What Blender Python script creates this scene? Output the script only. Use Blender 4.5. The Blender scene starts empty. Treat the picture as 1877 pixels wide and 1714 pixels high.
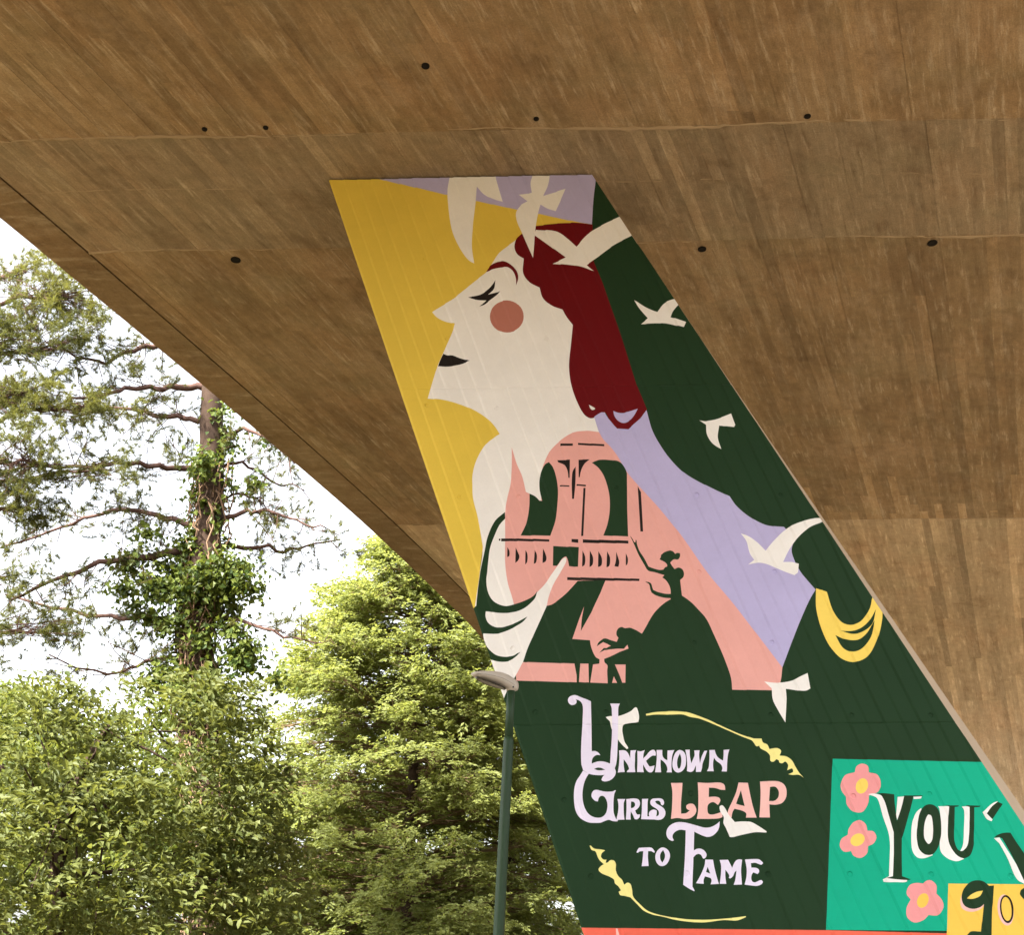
import bpy, bmesh, math, random
import numpy as np
from mathutils import Vector, Matrix
from mathutils.geometry import delaunay_2d_cdt

random.seed(7)
rng = np.random.default_rng(7)
scene = bpy.context.scene
col = scene.collection

# ------------------------------------------------------------------ camera, sky, sun, exposure
PITCH = math.radians(25.0)
FPX = 2012.0                      # focal length in photograph pixels (photograph is 1877 x 1714)
EYE = Vector((0.0, 0.0, 1.6))
cam_data = bpy.data.cameras.new('camera')
cam = bpy.data.objects.new('camera', cam_data)
col.objects.link(cam)
cam.location = EYE
cam.rotation_euler = (math.radians(90) + PITCH, 0, 0)
cam_data.sensor_fit = 'HORIZONTAL'
cam_data.sensor_width = 36.0
cam_data.lens = 36.0 * FPX / 1877.0
cam_data.clip_end = 3000
scene.camera = cam

SUN_EL, SUN_AZ = math.radians(45), math.radians(-140)     # azimuth from +Y, clockwise; sun behind the left shoulder
world = bpy.data.worlds.new("World")
scene.world = world
world.use_nodes = True
wn = world.node_tree
wn.nodes.clear()
sky = wn.nodes.new('ShaderNodeTexSky')
sky.sky_type = 'NISHITA'
sky.sun_disc = False
sky.sun_elevation = SUN_EL
sky.sun_rotation = SUN_AZ
sky.dust_density = 4.0
hsv = wn.nodes.new('ShaderNodeHueSaturation')             # thin white overcast: the blue is mostly gone
hsv.inputs['Saturation'].default_value = 0.22
bg = wn.nodes.new('ShaderNodeBackground')
bg.inputs['Strength'].default_value = 0.13
wo = wn.nodes.new('ShaderNodeOutputWorld')
wn.links.new(sky.outputs[0], hsv.inputs['Color'])
wn.links.new(hsv.outputs[0], bg.inputs['Color'])
wn.links.new(bg.outputs[0], wo.inputs['Surface'])

sun_data = bpy.data.lights.new('sun', 'SUN')
sun_data.energy = 4.2
sun_data.angle = math.radians(1.5)
sun_data.color = (1.0, 0.93, 0.82)
sun = bpy.data.objects.new('sun', sun_data)
col.objects.link(sun)
sd = Vector((math.sin(SUN_AZ) * math.cos(SUN_EL), math.cos(SUN_AZ) * math.cos(SUN_EL), math.sin(SUN_EL)))
sun.rotation_euler = sd.to_track_quat('Z', 'Y').to_euler()

vs = scene.view_settings
vs.view_transform = 'Standard'
vs.look = 'None'
vs.gamma = 1.0
vs.use_curve_mapping = False
vs.exposure = 2.5
scene.cycles.use_denoising = True
scene.cycles.max_bounces = 10
scene.cycles.diffuse_bounces = 6
scene.cycles.transparent_max_bounces = 8


# ------------------------------------------------------------------ helpers
def ray(px, py):
    x, up = px - 938.5, 857.0 - py
    return Vector((x / FPX, (FPX * math.cos(PITCH) - up * math.sin(PITCH)) / FPX,
                   (FPX * math.sin(PITCH) + up * math.cos(PITCH)) / FPX))


def at(px, py, Y):
    """the point at distance Y (metres north of the camera) seen at a pixel of the photograph"""
    d = ray(px, py)
    return EYE + d * (Y / d.y)


def tag(o, label=None, cat=None, group=None, kind=None):
    if label: o['label'] = label
    if cat: o['category'] = cat
    if group: o['group'] = group
    if kind: o['kind'] = kind
    return o


def empty(name, loc=(0, 0, 0)):
    o = bpy.data.objects.new(name, None)
    col.objects.link(o)
    o.location = loc
    o.empty_display_size = 0.3
    return o


def link(name, me, mat, parent=None):
    o = bpy.data.objects.new(name, me)
    col.objects.link(o)
    if mat and not me.materials:
        me.materials.append(mat)
    if parent is not None:
        o.parent = parent
        if parent.parent is None:
            o.matrix_parent_inverse = Matrix.Translation(parent.location).inverted()
        else:
            o.matrix_parent_inverse = Matrix.Identity(4)
    return o


def mesh_np(name, verts, faces, k, smooth=False):
    """verts N x 3, faces M x k as numpy arrays"""
    me = bpy.data.meshes.new(name)
    verts = np.ascontiguousarray(verts, dtype=np.float32)
    faces = np.ascontiguousarray(faces, dtype=np.int32)
    m = len(faces)
    me.vertices.add(len(verts))
    me.vertices.foreach_set('co', verts.ravel())
    me.loops.add(m * k)
    me.loops.foreach_set('vertex_index', faces.ravel())
    me.polygons.add(m)
    me.polygons.foreach_set('loop_start', np.arange(0, m * k, k, dtype=np.int32))
    me.polygons.foreach_set('loop_total', np.full(m, k, dtype=np.int32))
    me.update(calc_edges=True)
    me.polygons.foreach_set('use_smooth', np.full(m, smooth, dtype=bool))
    return me


def face_attr(me, name, vals):
    a = me.attributes.new(name, 'FLOAT', 'FACE')
    a.data.foreach_set('value', np.ascontiguousarray(vals, dtype=np.float32))


class MB:
    """collects shapes and links them as ONE mesh object"""
    def __init__(self):
        self.v, self.f = [], []

    def face(self, pts):
        i = len(self.v)
        self.v += [tuple(p) for p in pts]
        self.f.append(tuple(range(i, i + len(pts))))

    def loft(self, rings, cap=True):
        n = len(rings[0])
        i0 = len(self.v)
        for r in rings:
            self.v += [tuple(p) for p in r]
        for j in range(len(rings) - 1):
            for a in range(n):
                b = (a + 1) % n
                self.f.append((i0 + j * n + a, i0 + j * n + b, i0 + (j + 1) * n + b, i0 + (j + 1) * n + a))
        if cap:
            self.f.append(tuple(i0 + a for a in reversed(range(n))))
            self.f.append(tuple(i0 + (len(rings) - 1) * n + a for a in range(n)))

    def tube(self, pts, rad, sides=6, wob=0.0, cap=True):
        pts = [Vector(p) for p in pts]
        rings = []
        for i, p in enumerate(pts):
            d = (pts[min(i + 1, len(pts) - 1)] - pts[max(i - 1, 0)]).normalized()
            ref = Vector((0, 0, 1)) if abs(d.z) < 0.9 else Vector((1, 0, 0))
            a = d.cross(ref).normalized()
            b = d.cross(a)
            r = rad[i] if isinstance(rad, (list, tuple)) else rad
            rings.append([p + (a * math.cos(t) + b * math.sin(t)) * r * (1 + random.uniform(-wob, wob))
                          for t in [2 * math.pi * k / sides for k in range(sides)]])
        self.loft(rings, cap)

    def box(self, lo, hi):
        x0, y0, z0 = lo
        x1, y1, z1 = hi
        self.loft([[(x0, y0, z0), (x1, y0, z0), (x1, y1, z0), (x0, y1, z0)],
                   [(x0, y0, z1), (x1, y0, z1), (x1, y1, z1), (x0, y1, z1)]])

    def mesh(self, name, smooth=False, recalc=True):
        me = bpy.data.meshes.new(name)
        me.from_pydata(self.v, [], self.f)
        if recalc:
            bm = bmesh.new()
            bm.from_mesh(me)
            bmesh.ops.recalc_face_normals(bm, faces=bm.faces)
            bm.to_mesh(me)
            bm.free()
        if smooth:
            me.polygons.foreach_set('use_smooth', np.ones(len(me.polygons), dtype=bool))
        me.update()
        return me

    def build(self, name, mat, parent=None, smooth=False):
        return link(name, self.mesh(name, smooth), mat, parent)


# ------------------------------------------------------------------ materials
def new_mat(name):
    m = bpy.data.materials.new(name)
    m.use_nodes = True
    nt = m.node_tree
    nt.nodes.clear()
    out = nt.nodes.new('ShaderNodeOutputMaterial')
    return m, nt, out


def N(nt, t, **kw):
    n = nt.nodes.new(t)
    for k, v in kw.items():
        if hasattr(n, k):
            setattr(n, k, v)
        else:
            n.inputs[k].default_value = v
    return n


def noise(nt, vec, scale, detail=3.0, rough=0.6):
    n = N(nt, 'ShaderNodeTexNoise', Scale=scale, Detail=detail, Roughness=rough)
    if vec: nt.links.new(vec, n.inputs['Vector'])
    return n.outputs['Fac']


def ramp(nt, fac, stops):
    r = N(nt, 'ShaderNodeValToRGB')
    e = r.color_ramp.elements
    while len(e) < len(stops): e.new(0.5)
    for i, (p, c) in enumerate(stops):
        e[i].position = p
        e[i].color = (*c, 1) if len(c) == 3 else c
    nt.links.new(fac, r.inputs['Fac'])
    return r.outputs['Color']


def mix(nt, fac, a, b, blend='MIX'):
    m = N(nt, 'ShaderNodeMix', data_type='RGBA', blend_type=blend)
    for s, i in ((fac, 0), (a, 6), (b, 7)):
        if isinstance(s, bpy.types.NodeSocket): nt.links.new(s, m.inputs[i])
        elif isinstance(s, (int, float)): m.inputs[i].default_value = s
        else: m.inputs[i].default_value = (*s, 1)
    return m.outputs[2]


def mth(nt, op, a, b=0.5, c=None):
    m = N(nt, 'ShaderNodeMath', operation=op)
    for s, i in ((a, 0), (b, 1), (c, 2)):
        if s is None: continue
        if isinstance(s, bpy.types.NodeSocket): nt.links.new(s, m.inputs[i])
        else: m.inputs[i].default_value = s
    return m.outputs[0]


def bump(nt, h, strength, dist):
    b = N(nt, 'ShaderNodeBump', Strength=strength, Distance=dist)
    nt.links.new(h, b.inputs['Height'])
    return b.outputs['Normal']


def scaled(nt, vec, s):
    mp = N(nt, 'ShaderNodeMapping')
    mp.inputs['Scale'].default_value = s
    nt.links.new(vec, mp.inputs['Vector'])
    return mp.outputs['Vector']


def principled(nt, out, color, rough=0.7, normal=None, spec=0.3):
    p = N(nt, 'ShaderNodeBsdfPrincipled')
    if isinstance(color, bpy.types.NodeSocket): nt.links.new(color, p.inputs['Base Color'])
    else: p.inputs['Base Color'].default_value = (*color, 1)
    if isinstance(rough, bpy.types.NodeSocket): nt.links.new(rough, p.inputs['Roughness'])
    else: p.inputs['Roughness'].default_value = rough
    p.inputs['Specular IOR Level'].default_value = spec
    if normal: nt.links.new(normal, p.inputs['Normal'])
    nt.links.new(p.outputs[0], out.inputs['Surface'])
    return p


def mat_simple(name, c, rough=0.6, spec=0.3, var=0.12, scale=6.0, bmp=0.0, metallic=0.0):
    m, nt, out = new_mat(name)
    tc = N(nt, 'ShaderNodeTexCoord')
    f = noise(nt, tc.outputs['Object'], scale, 4)
    cc = mix(nt, f, [x * (1 - var) for x in c], [min(1, x * (1 + var)) for x in c])
    nrm = bump(nt, noise(nt, tc.outputs['Object'], scale * 12, 3), bmp, 0.004) if bmp else None
    p = principled(nt, out, cc, rough, nrm, spec)
    p.inputs['Metallic'].default_value = metallic
    return m


def mat_soffit():
    """board-marked, weathered brown concrete; UV = (metres across, metres along the boards)"""
    m, nt, out = new_mat('board_marked_concrete')
    uv = N(nt, 'ShaderNodeUVMap', uv_map='UVMap').outputs[0]
    tone = N(nt, 'ShaderNodeAttribute', attribute_name='tone').outputs['Fac']
    streak = noise(nt, scaled(nt, uv, (9.0, 1.1, 1)), 1.0, 6, 0.7)
    fine = noise(nt, scaled(nt, uv, (12.0, 1.7, 1)), 1.0, 5, 0.65)
    blot = noise(nt, uv, 0.5, 6, 0.68)
    blot2 = noise(nt, scaled(nt, uv, (0.8, 0.5, 1)), 1.0, 4, 0.6)
    grain = noise(nt, uv, 45.0, 5, 0.75)
    mott = noise(nt, uv, 7.0, 5, 0.7)
    c = ramp(nt, blot, [(0.30, (0.178, 0.112, 0.053)), (0.50, (0.238, 0.155, 0.077)), (0.70, (0.310, 0.214, 0.120))])
    grey = N(nt, 'ShaderNodeAttribute', attribute_name='grey').outputs['Fac']
    c = mix(nt, grey, c, (0.265, 0.200, 0.126))
    red = ramp(nt, blot2, [(0.48, (0, 0, 0)), (0.72, (1, 1, 1))])
    c = mix(nt, mth(nt, 'MULTIPLY', red, 0.30), c, (0.33, 0.180, 0.090))
    grn = ramp(nt, noise(nt, scaled(nt, uv, (0.5, 0.9, 1)), 1.3, 4), [(0.5, (0, 0, 0)), (0.72, (1, 1, 1))])
    c = mix(nt, mth(nt, 'MULTIPLY', grn, 0.40), c, (0.22, 0.180, 0.100))
    patch = ramp(nt, noise(nt, scaled(nt, uv, (0.9, 0.6, 1)), 1.0, 5, 0.65), [(0.38, (0.35, 0.35, 0.35)), (0.58, (1, 1, 1))])
    patch2 = ramp(nt, noise(nt, scaled(nt, uv, (0.7, 1.1, 1)), 1.7, 5, 0.65), [(0.38, (0.3, 0.3, 0.3)), (0.58, (1, 1, 1))])
    light = mth(nt, 'MULTIPLY', mth(nt, 'MULTIPLY', ramp(nt, streak, [(0.53, (0, 0, 0)), (0.66, (1, 1, 1))]), patch), 0.55)
    c = mix(nt, light, c, (0.40, 0.31, 0.205))
    dark = mth(nt, 'MULTIPLY', mth(nt, 'MULTIPLY', ramp(nt, streak, [(0.34, (1, 1, 1)), (0.48, (0, 0, 0))]), patch2), 0.50)
    c = mix(nt, dark, c, (0.125, 0.076, 0.036))
    lf = mth(nt, 'MULTIPLY', mth(nt, 'MULTIPLY', ramp(nt, fine, [(0.55, (0, 0, 0)), (0.68, (1, 1, 1))]), patch2), 0.62)
    c = mix(nt, lf, c, (0.47, 0.37, 0.25))
    pale = ramp(nt, noise(nt, scaled(nt, uv, (2.2, 0.9, 1)), 1.0, 6, 0.7), [(0.54, (0, 0, 0)), (0.70, (1, 1, 1))])
    c = mix(nt, mth(nt, 'MULTIPLY', pale, 0.45), c, (0.36, 0.265, 0.170))
    soot = ramp(nt, noise(nt, scaled(nt, uv, (1.1, 1.4, 1)), 1.0, 6, 0.7), [(0.34, (1, 1, 1)), (0.47, (0, 0, 0))])
    c = mix(nt, mth(nt, 'MULTIPLY', soot, 0.40), c, (0.135, 0.082, 0.040))
    g = mth(nt, 'MULTIPLY_ADD', grain, 1.1, 0.45)
    g = mth(nt, 'MULTIPLY', g, mth(nt, 'MULTIPLY_ADD', mott, 0.7, 0.65))
    t = mth(nt, 'MULTIPLY', tone, g)
    sc = N(nt, 'ShaderNodeVectorMath', operation='SCALE')
    nt.links.new(c, sc.inputs[0])
    nt.links.new(t, sc.inputs['Scale'])
    h = mth(nt, 'MULTIPLY_ADD', fine, 0.6, grain)
    h = mth(nt, 'MULTIPLY_ADD', mott, 0.8, h)
    principled(nt, out, sc.outputs[0], 0.85, bump(nt, h, 0.55, 0.012), 0.2)
    return m


def mat_concrete(name, c):
    m, nt, out = new_mat(name)
    tc = N(nt, 'ShaderNodeTexCoord').outputs['Object']
    b = noise(nt, tc, 0.9, 5)
    s = noise(nt, scaled(nt, tc, (5, 5, 0.6)), 1.0, 5)
    g = noise(nt, tc, 30, 4, 0.7)
    cc = mix(nt, b, [x * 0.7 for x in c], [x * 1.2 for x in c])
    cc = mix(nt, mth(nt, 'MULTIPLY', s, 0.5), cc, [x * 0.6 for x in c])
    cc = mix(nt, mth(nt, 'MULTIPLY', g, 0.35), cc, [x * 0.55 for x in c])
    principled(nt, out, cc, 0.85, bump(nt, g, 0.4, 0.01), 0.2)
    return m


def mat_paint(name, c, gloss=0.65):
    """masonry paint rolled over board-marked concrete: a little uneven in coat, faintly scuffed"""
    m, nt, out = new_mat(name)
    tc = N(nt, 'ShaderNodeTexCoord').outputs['Object']
    a = noise(nt, tc, 1.6, 5, 0.65)
    s = noise(nt, tc, 7.0, 5, 0.7)
    g = noise(nt, tc, 42, 3, 0.7)
    cc = mix(nt, a, [x * 0.86 for x in c], [min(0.88, x * 1.08) for x in c])
    cc = mix(nt, mth(nt, 'MULTIPLY', ramp(nt, s, [(0.5, (0, 0, 0)), (0.8, (1, 1, 1))]), 0.16), cc,
             [x * 0.75 + 0.012 for x in c])
    cc = mix(nt, mth(nt, 'MULTIPLY', ramp(nt, g, [(0.4, (0, 0, 0)), (0.8, (1, 1, 1))]), 0.20), cc,
             [x * 0.80 + 0.006 for x in c])
    h = mth(nt, 'MULTIPLY_ADD', s, 0.5, g)
    principled(nt, out, cc, gloss, bump(nt, h, 0.3, 0.006), 0.09)
    return m


def mat_leaf(name, lo, hi, trans=0.35, rough=0.5):
    m, nt, out = new_mat(name)
    r = N(nt, 'ShaderNodeAttribute', attribute_name='rnd').outputs['Fac']
    c = mix(nt, r, lo, hi)
    d = N(nt, 'ShaderNodeBsdfPrincipled', Roughness=rough)
    d.inputs['Specular IOR Level'].default_value = 0.22
    nt.links.new(c, d.inputs['Base Color'])
    t = N(nt, 'ShaderNodeBsdfTranslucent')
    warm = mix(nt, 0.5, c, [hi[0] * 1.5, hi[1] * 1.4, hi[2] * 0.6])
    nt.links.new(warm, t.inputs['Color'])
    ms = N(nt, 'ShaderNodeMixShader', Fac=trans)
    nt.links.new(d.outputs[0], ms.inputs[1])
    nt.links.new(t.outputs[0], ms.inputs[2])
    nt.links.new(ms.outputs[0], out.inputs['Surface'])
    return m


M_SOFFIT = mat_soffit()
M_CONC = mat_concrete('weathered_concrete', (0.27, 0.168, 0.090))
M_PALE = mat_concrete('pale_concrete', (0.42, 0.32, 0.22))
M_RIDGE = mat_concrete('joint_laitance', (0.40, 0.29, 0.175))
M_BARK = mat_simple('bark', (0.046, 0.030, 0.022), 0.9, 0.1, 0.4, 5, 0.6)
M_CTWIG = mat_simple('conifer_twig', (0.15, 0.105, 0.062), 0.9, 0.1, 0.3, 3)
M_TWIG = mat_simple('twig', (0.088, 0.052, 0.043), 0.9, 0.1, 0.3, 3)
M_HOLE_SHADE = mat_simple('hole_shade', (0.012, 0.010, 0.008), 0.9, 0.1)

# ------------------------------------------------------------------ ground
m, nt, out = new_mat('grass_ground')
tc = N(nt, 'ShaderNodeTexCoord').outputs['Object']
c = mix(nt, noise(nt, tc, 0.4, 5), (0.085, 0.070, 0.036), (0.150, 0.115, 0.066))
principled(nt, out, c, 0.9, bump(nt, noise(nt, tc, 20, 4), 0.8, 0.03), 0.1)
mb = MB()
mb.face([(-600, -600, 0), (600, -600, 0), (600, 600, 0), (-600, 600, 0)])
tag(mb.build('ground', m), kind='structure')
m, nt, out = new_mat('bounce_paving')
tc = N(nt, 'ShaderNodeTexCoord').outputs['Object']
c = mix(nt, noise(nt, tc, 0.5, 6), (0.23, 0.19, 0.135), (0.33, 0.275, 0.20))
c = mix(nt, mth(nt, 'MULTIPLY', noise(nt, tc, 60, 3), 0.4), c, (0.16, 0.13, 0.09))
principled(nt, out, c, 0.9, bump(nt, noise(nt, tc, 60, 3), 0.5, 0.01), 0.15)
mb = MB()
mb.face([(-7, -30, 0.02), (50, -30, 0.02), (50, 34.0, 0.02), (2.5, 34.0, 0.02), (-2.2, 20.0, 0.02), (-4, 11, 0.02)])
tag(mb.build('path', m), kind='structure')  # unseen paving, added wide and pale to bounce light up under the bridge

# ------------------------------------------------------------------ the bridge: skewed board-marked deck on haunches
PSI = math.atan(0.033)
T = Vector((math.cos(PSI), -math.sin(PSI), 0))          # along the joints
AX = Vector((math.tan(math.radians(23)), 1.0, 0))       # along the boards (skewed)
UL, UR = -12.03, 4.2
PROF = [(6, 11.86), (9, 11.79), (12, 11.64), (15.3, 11.41), (18, 11.20), (20.5, 10.97), (22.5, 10.75), (25, 10.40),
        (27.8, 9.93), (29.5, 9.35), (31.0, 8.50), (32.1, 7.30), (32.8, 5.90), (33.2, 4.2), (33.35, 2.2), (33.4, -0.3)]
PROF = [(12 - s, z) for s, z in reversed(PROF[1:])] + PROF


def catmull(P, n):
    out = []
    P = [np.array(p, float) for p in P]
    for i in range(len(P) - 1):
        p0, p1, p2, p3 = P[max(i - 1, 0)], P[i], P[i + 1], P[min(i + 2, len(P) - 1)]
        for k in range(n):
            t = k / n
            out.append(0.5 * ((2 * p1) + (p2 - p0) * t + (2 * p0 - 5 * p1 + 4 * p2 - p3) * t * t
                              + (3 * p1 - p0 - 3 * p2 + p3) * t ** 3))
    out.append(P[-1])
    return np.array(out)


CURVE = catmull(PROF, 5)
ARC = np.concatenate([[0], np.cumsum(np.hypot(*np.diff(CURVE, axis=0).T))])


def deck_pt(u, s, z):
    if z < 6.5:                                             # the legs are battered: a little narrower towards the ground
        u = UR - (UR - u) * (1 - 0.17 * (6.5 - z) / 6.5)
    p = T * u + AX * s
    return Vector((p.x, p.y, z))


def soffit_z(s):
    return float(np.interp(s, CURVE[:, 0], CURVE[:, 1]))


def soffit_at(px, py):
    """where the sight line of a pixel meets the soffit"""
    d = ray(px, py)
    lo, hi = 5.0, 80.0
    for _ in range(60):
        lam = (lo + hi) / 2
        p = EYE + d * lam
        det = T.x * AX.y - AX.x * T.y
        s = (T.x * p.y - T.y * p.x) / det
        inside = (s > 33.3) or p.z > soffit_z(s)
        if inside: hi = lam
        else: lo = lam
    u = (p.x * AX.y - AX.x * p.y) / det
    return u, s, p


joint_s = [soffit_at(938, 237)[1], soffit_at(1500, 322)[1], soffit_at(1500, 436)[1], soffit_at(1700, 951)[1], soffit_at(1820, 1330)[1]]
print('joints', [round(x, 2) for x in joint_s])

bridge = tag(empty('road_bridge', deck_pt(-3, 6, 0)), 'brown board-marked concrete road bridge arching overhead on a skew', 'bridge')
BW = 0.168
nb = int(round((UR - UL) / BW))
edges_u = np.linspace(UL, UR, nb + 1)
cuts = [-1e9] + [joint_s[0], joint_s[2], joint_s[3]] + [1e9]
rows_s = np.unique(np.round(np.concatenate([CURVE[:, 0], np.arange(-20, 31, 0.7), joint_s[:4]]), 4))
rows_s = rows_s[(rows_s >= CURVE[0, 0]) & (rows_s <= CURVE[-1, 0])]
fleck_s = soffit_at(1760, 890)[1]
for pi in range(len(cuts) - 1):
    rs = rows_s[(rows_s >= cuts[pi] - 1e-3) & (rows_s <= cuts[pi + 1] + 1e-3)]
    R = len(rs)
    zs = np.interp(rs, CURVE[:, 0], CURVE[:, 1])
    arc = np.interp(rs, CURVE[:, 0], ARC)
    tang = np.gradient(np.stack([rs, zs], 1), axis=0)
    tang /= np.linalg.norm(tang, axis=1)[:, None]
    nrm = np.stack([tang[:, 1], -tang[:, 0]], 1)           # downwards / towards the camera
    V, F, TONE, UV = [], [], [], []
    for b in range(nb):
        # each formwork board leaves its own level and tone, changing where one board ends and the next begins
        offs = np.zeros(R)
        tone = np.ones(R)
        k = random.randint(-6, 0)
        while k < R:
            L = random.randint(6, 22)
            o, t = max(-0.004, min(0.004, random.gauss(0, 0.0022))), random.gauss(1.0, (0.08, 0.08, 0.08, 0.12)[pi])
            if random.random() < 0.03: t += random.choice((0.12, 0.2, -0.1))
            a, e = max(k, 0), min(k + L, R)
            if e > 0: offs[a:e], tone[a:e] = o, t
            k += L
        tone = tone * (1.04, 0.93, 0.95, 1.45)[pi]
        if pi == 2:
            u_mid = (edges_u[b] + edges_u[b + 1]) / 2
            if u_mid > -3.4:
                st = fleck_s + random.uniform(-0.9, 1.6)
                tone = np.where(rs > st, tone * (random.uniform(1.15, 1.5) if random.random() < 0.65 else 1.0), tone)
        i0 = len(V)
        for r in range(R):
            base = T * 0
            for u in (edges_u[b], edges_u[b + 1]):
                p = deck_pt(u, rs[r] + nrm[r, 0] * offs[r], zs[r] + nrm[r, 1] * offs[r])
                V.append(p)
                UV.append((u + 40, arc[r]))
        for r in range(R - 1):
            a = i0 + 2 * r
            F.append((a, a + 1, a + 3, a + 2))
            TONE.append(tone[r])
            if b:                                           # the little step to the neighbouring board
                c2 = a - 2 * R + 1
                F.append((c2, a, a + 2, c2 + 2))
                TONE.append(tone[r] * 0.93)
    F = np.array(F)
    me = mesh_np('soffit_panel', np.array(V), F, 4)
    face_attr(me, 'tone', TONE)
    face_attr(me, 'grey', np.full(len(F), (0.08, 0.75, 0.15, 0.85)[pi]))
    uvl = me.uv_layers.new(name='UVMap')
    uvl.data.foreach_set('uv', np.array(UV, dtype=np.float32)[F.ravel()].ravel())
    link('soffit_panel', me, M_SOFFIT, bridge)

# joints: irregular lips of laitance left along the pour lines
for js, rr in zip(joint_s[:4], (0.026, 0.010, 0.024, 0.018)):
    mb = MB()
    pts, rad = [], []
    u = UL
    wav = random.uniform(0, 6)
    while u < UR:
        ds = 0.03 * math.sin(u * 1.3 + wav) + random.gauss(0, 0.008)
        pts.append(deck_pt(u, js + ds, soffit_z(js + ds) + 0.006))
        rad.append(max(0.006, rr * (0.55 + 0.5 * math.sin(u * 0.9 + wav * 2) + random.gauss(0, 0.3))))
        u += random.uniform(0.06, 0.16)
    mb.tube(pts, rad, 6)
    mb.build('joint_ridge', M_RIDGE, bridge, smooth=True)

# edge strip, drip groove, fascia, parapets and slab
E_OUT = UL - 0.74
e_uv = []
mb = MB()
for side, (ui, ug, uo) in enumerate(((UL, UL - 0.05, E_OUT), (UR, UR + 0.05, UR + 0.74))):
    sec = [(ui, 0.0), (ui, 0.055), (ug, 0.055), (ug, 0.012), (uo + (0.03 if side == 0 else -0.03), 0.012), (uo, 0.045),
           (uo, 0.25)]
    for r in range(len(CURVE) - 1):
        for a in range(len(sec) - 1):
            q = [deck_pt(sec[a][0], CURVE[r, 0], CURVE[r, 1] + sec[a][1]),
                 deck_pt(sec[a + 1][0], CURVE[r, 0], CURVE[r, 1] + sec[a + 1][1]),
                 deck_pt(sec[a + 1][0], CURVE[r + 1, 0], CURVE[r + 1, 1] + sec[a + 1][1]),
                 deck_pt(sec[a][0], CURVE[r + 1, 0], CURVE[r + 1, 1] + sec[a][1])]
            mb.face(q)
            e_uv += [(CURVE[r + k_, 0] * 0.55 + 9 * side, sec[a + j_][0] * 0.8 + sec[a + j_][1]) for k_, j_ in ((0, 0), (0, 1), (1, 1), (1, 0))]
me = mb.mesh('edge_beam', recalc=False)
face_attr(me, 'tone', np.full(len(me.polygons), 0.80))
face_attr(me, 'grey', np.full(len(me.polygons), 0.15))
me.uv_layers.new(name='UVMap').data.foreach_set('uv', np.array(e_uv, dtype=np.float32).ravel())
link('edge_beam', me, M_SOFFIT, bridge)
mb = MB()
ZT = 13.1
s0, s1 = CURVE[0, 0], CURVE[-1, 0]
for uo in (E_OUT, UR + 0.74):
    for r in range(len(CURVE) - 1):
        mb.face([deck_pt(uo, CURVE[r, 0], CURVE[r, 1] + 0.25), deck_pt(uo, CURVE[r + 1, 0], CURVE[r + 1, 1] + 0.25),
                 deck_pt(uo, CURVE[r + 1, 0], ZT), deck_pt(uo, CURVE[r, 0], ZT)])
mb.face([deck_pt(E_OUT, s0, ZT), deck_pt(UR + 0.74, s0, ZT), deck_pt(UR + 0.74, s1, ZT), deck_pt(E_OUT, s1, ZT)])
for s in (s0, s1):
    mb.face([deck_pt(E_OUT, s, -0.3), deck_pt(UR + 0.74, s, -0.3), deck_pt(UR + 0.74, s, ZT), deck_pt(E_OUT, s, ZT)])
mb.build('deck_slab', M_CONC, bridge)
for uo in (E_OUT, UR + 0.49):
    mb = MB()
    mb.loft([[deck_pt(uo, s, ZT), deck_pt(uo + 0.25, s, ZT), deck_pt(uo + 0.25, s, ZT + 1.0), deck_pt(uo, s, ZT + 1.0)]
             for s in (s0, s1)])
    mb.build('parapet', M_CONC, bridge)

# cast-in drain holes: flat caps with a thin rim, the hole's inner shade put into their colour
for px, py, r in ((780, 120, 0.045), (375, 236, 0.032), (487, 233, 0.032), (983, 217, 0.032), (1480, 212, 0.04),
                  (432, 476, 0.068), (1287, 456, 0.058), (1709, 445, 0.066)):
    u, s, p = soffit_at(px, py)
    mb = MB()
    ring = lambda rad, dz: [p + Vector((math.cos(t) * rad, math.sin(t) * rad, dz)) for t in
                            [2 * math.pi * k / 16 for k in range(16)]]
    mb.loft([ring(r * 1.12, 0.03), ring(r * 1.1, -0.012), ring(r * 0.9, -0.014), ring(r * 0.85, -0.010), ring(r * 0.3, -0.009)])
    mb.build('drain_hole', M_HOLE_SHADE, bridge)

# ------------------------------------------------------------------ the leaning pier and the mural painted on it
NRM = Vector((-math.sin(PSI), -math.cos(PSI), 0))       # towards the camera
W0 = Vector((0, 12, 0))


def on_wall(px, py):
    d = ray(px, py)
    lam = NRM.dot(W0 - EYE) / NRM.dot(d)
    p = EYE + d * lam
    return ((p - W0).dot(T), p.z)


def wall_pt(u, z, depth=0.0):
    p = W0 + T * u + NRM * depth
    return Vector((p.x, p.y, z))


uTL, zTL = on_wall(602.5, 329)
uBL, zBL = on_wall(1066, 1702)
uTR, zTR = on_wall(1091, 329)
uBR, zBR = on_wall(1875, 1512)
SL = (uBL - uTL) / (zBL - zTL)
SR = (uBR - uTR) / (zBR - zTR)
uC, zC = on_wall(1085, 317)
OUTLINE = [(uTL + SL * (11.622 - zTL), 11.622), (uC, 11.622), (uTR, zTR), (uTR + SR * (0 - zTR), 0.0),
           (uTL + SL * (0 - zTL), 0.0)]

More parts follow.
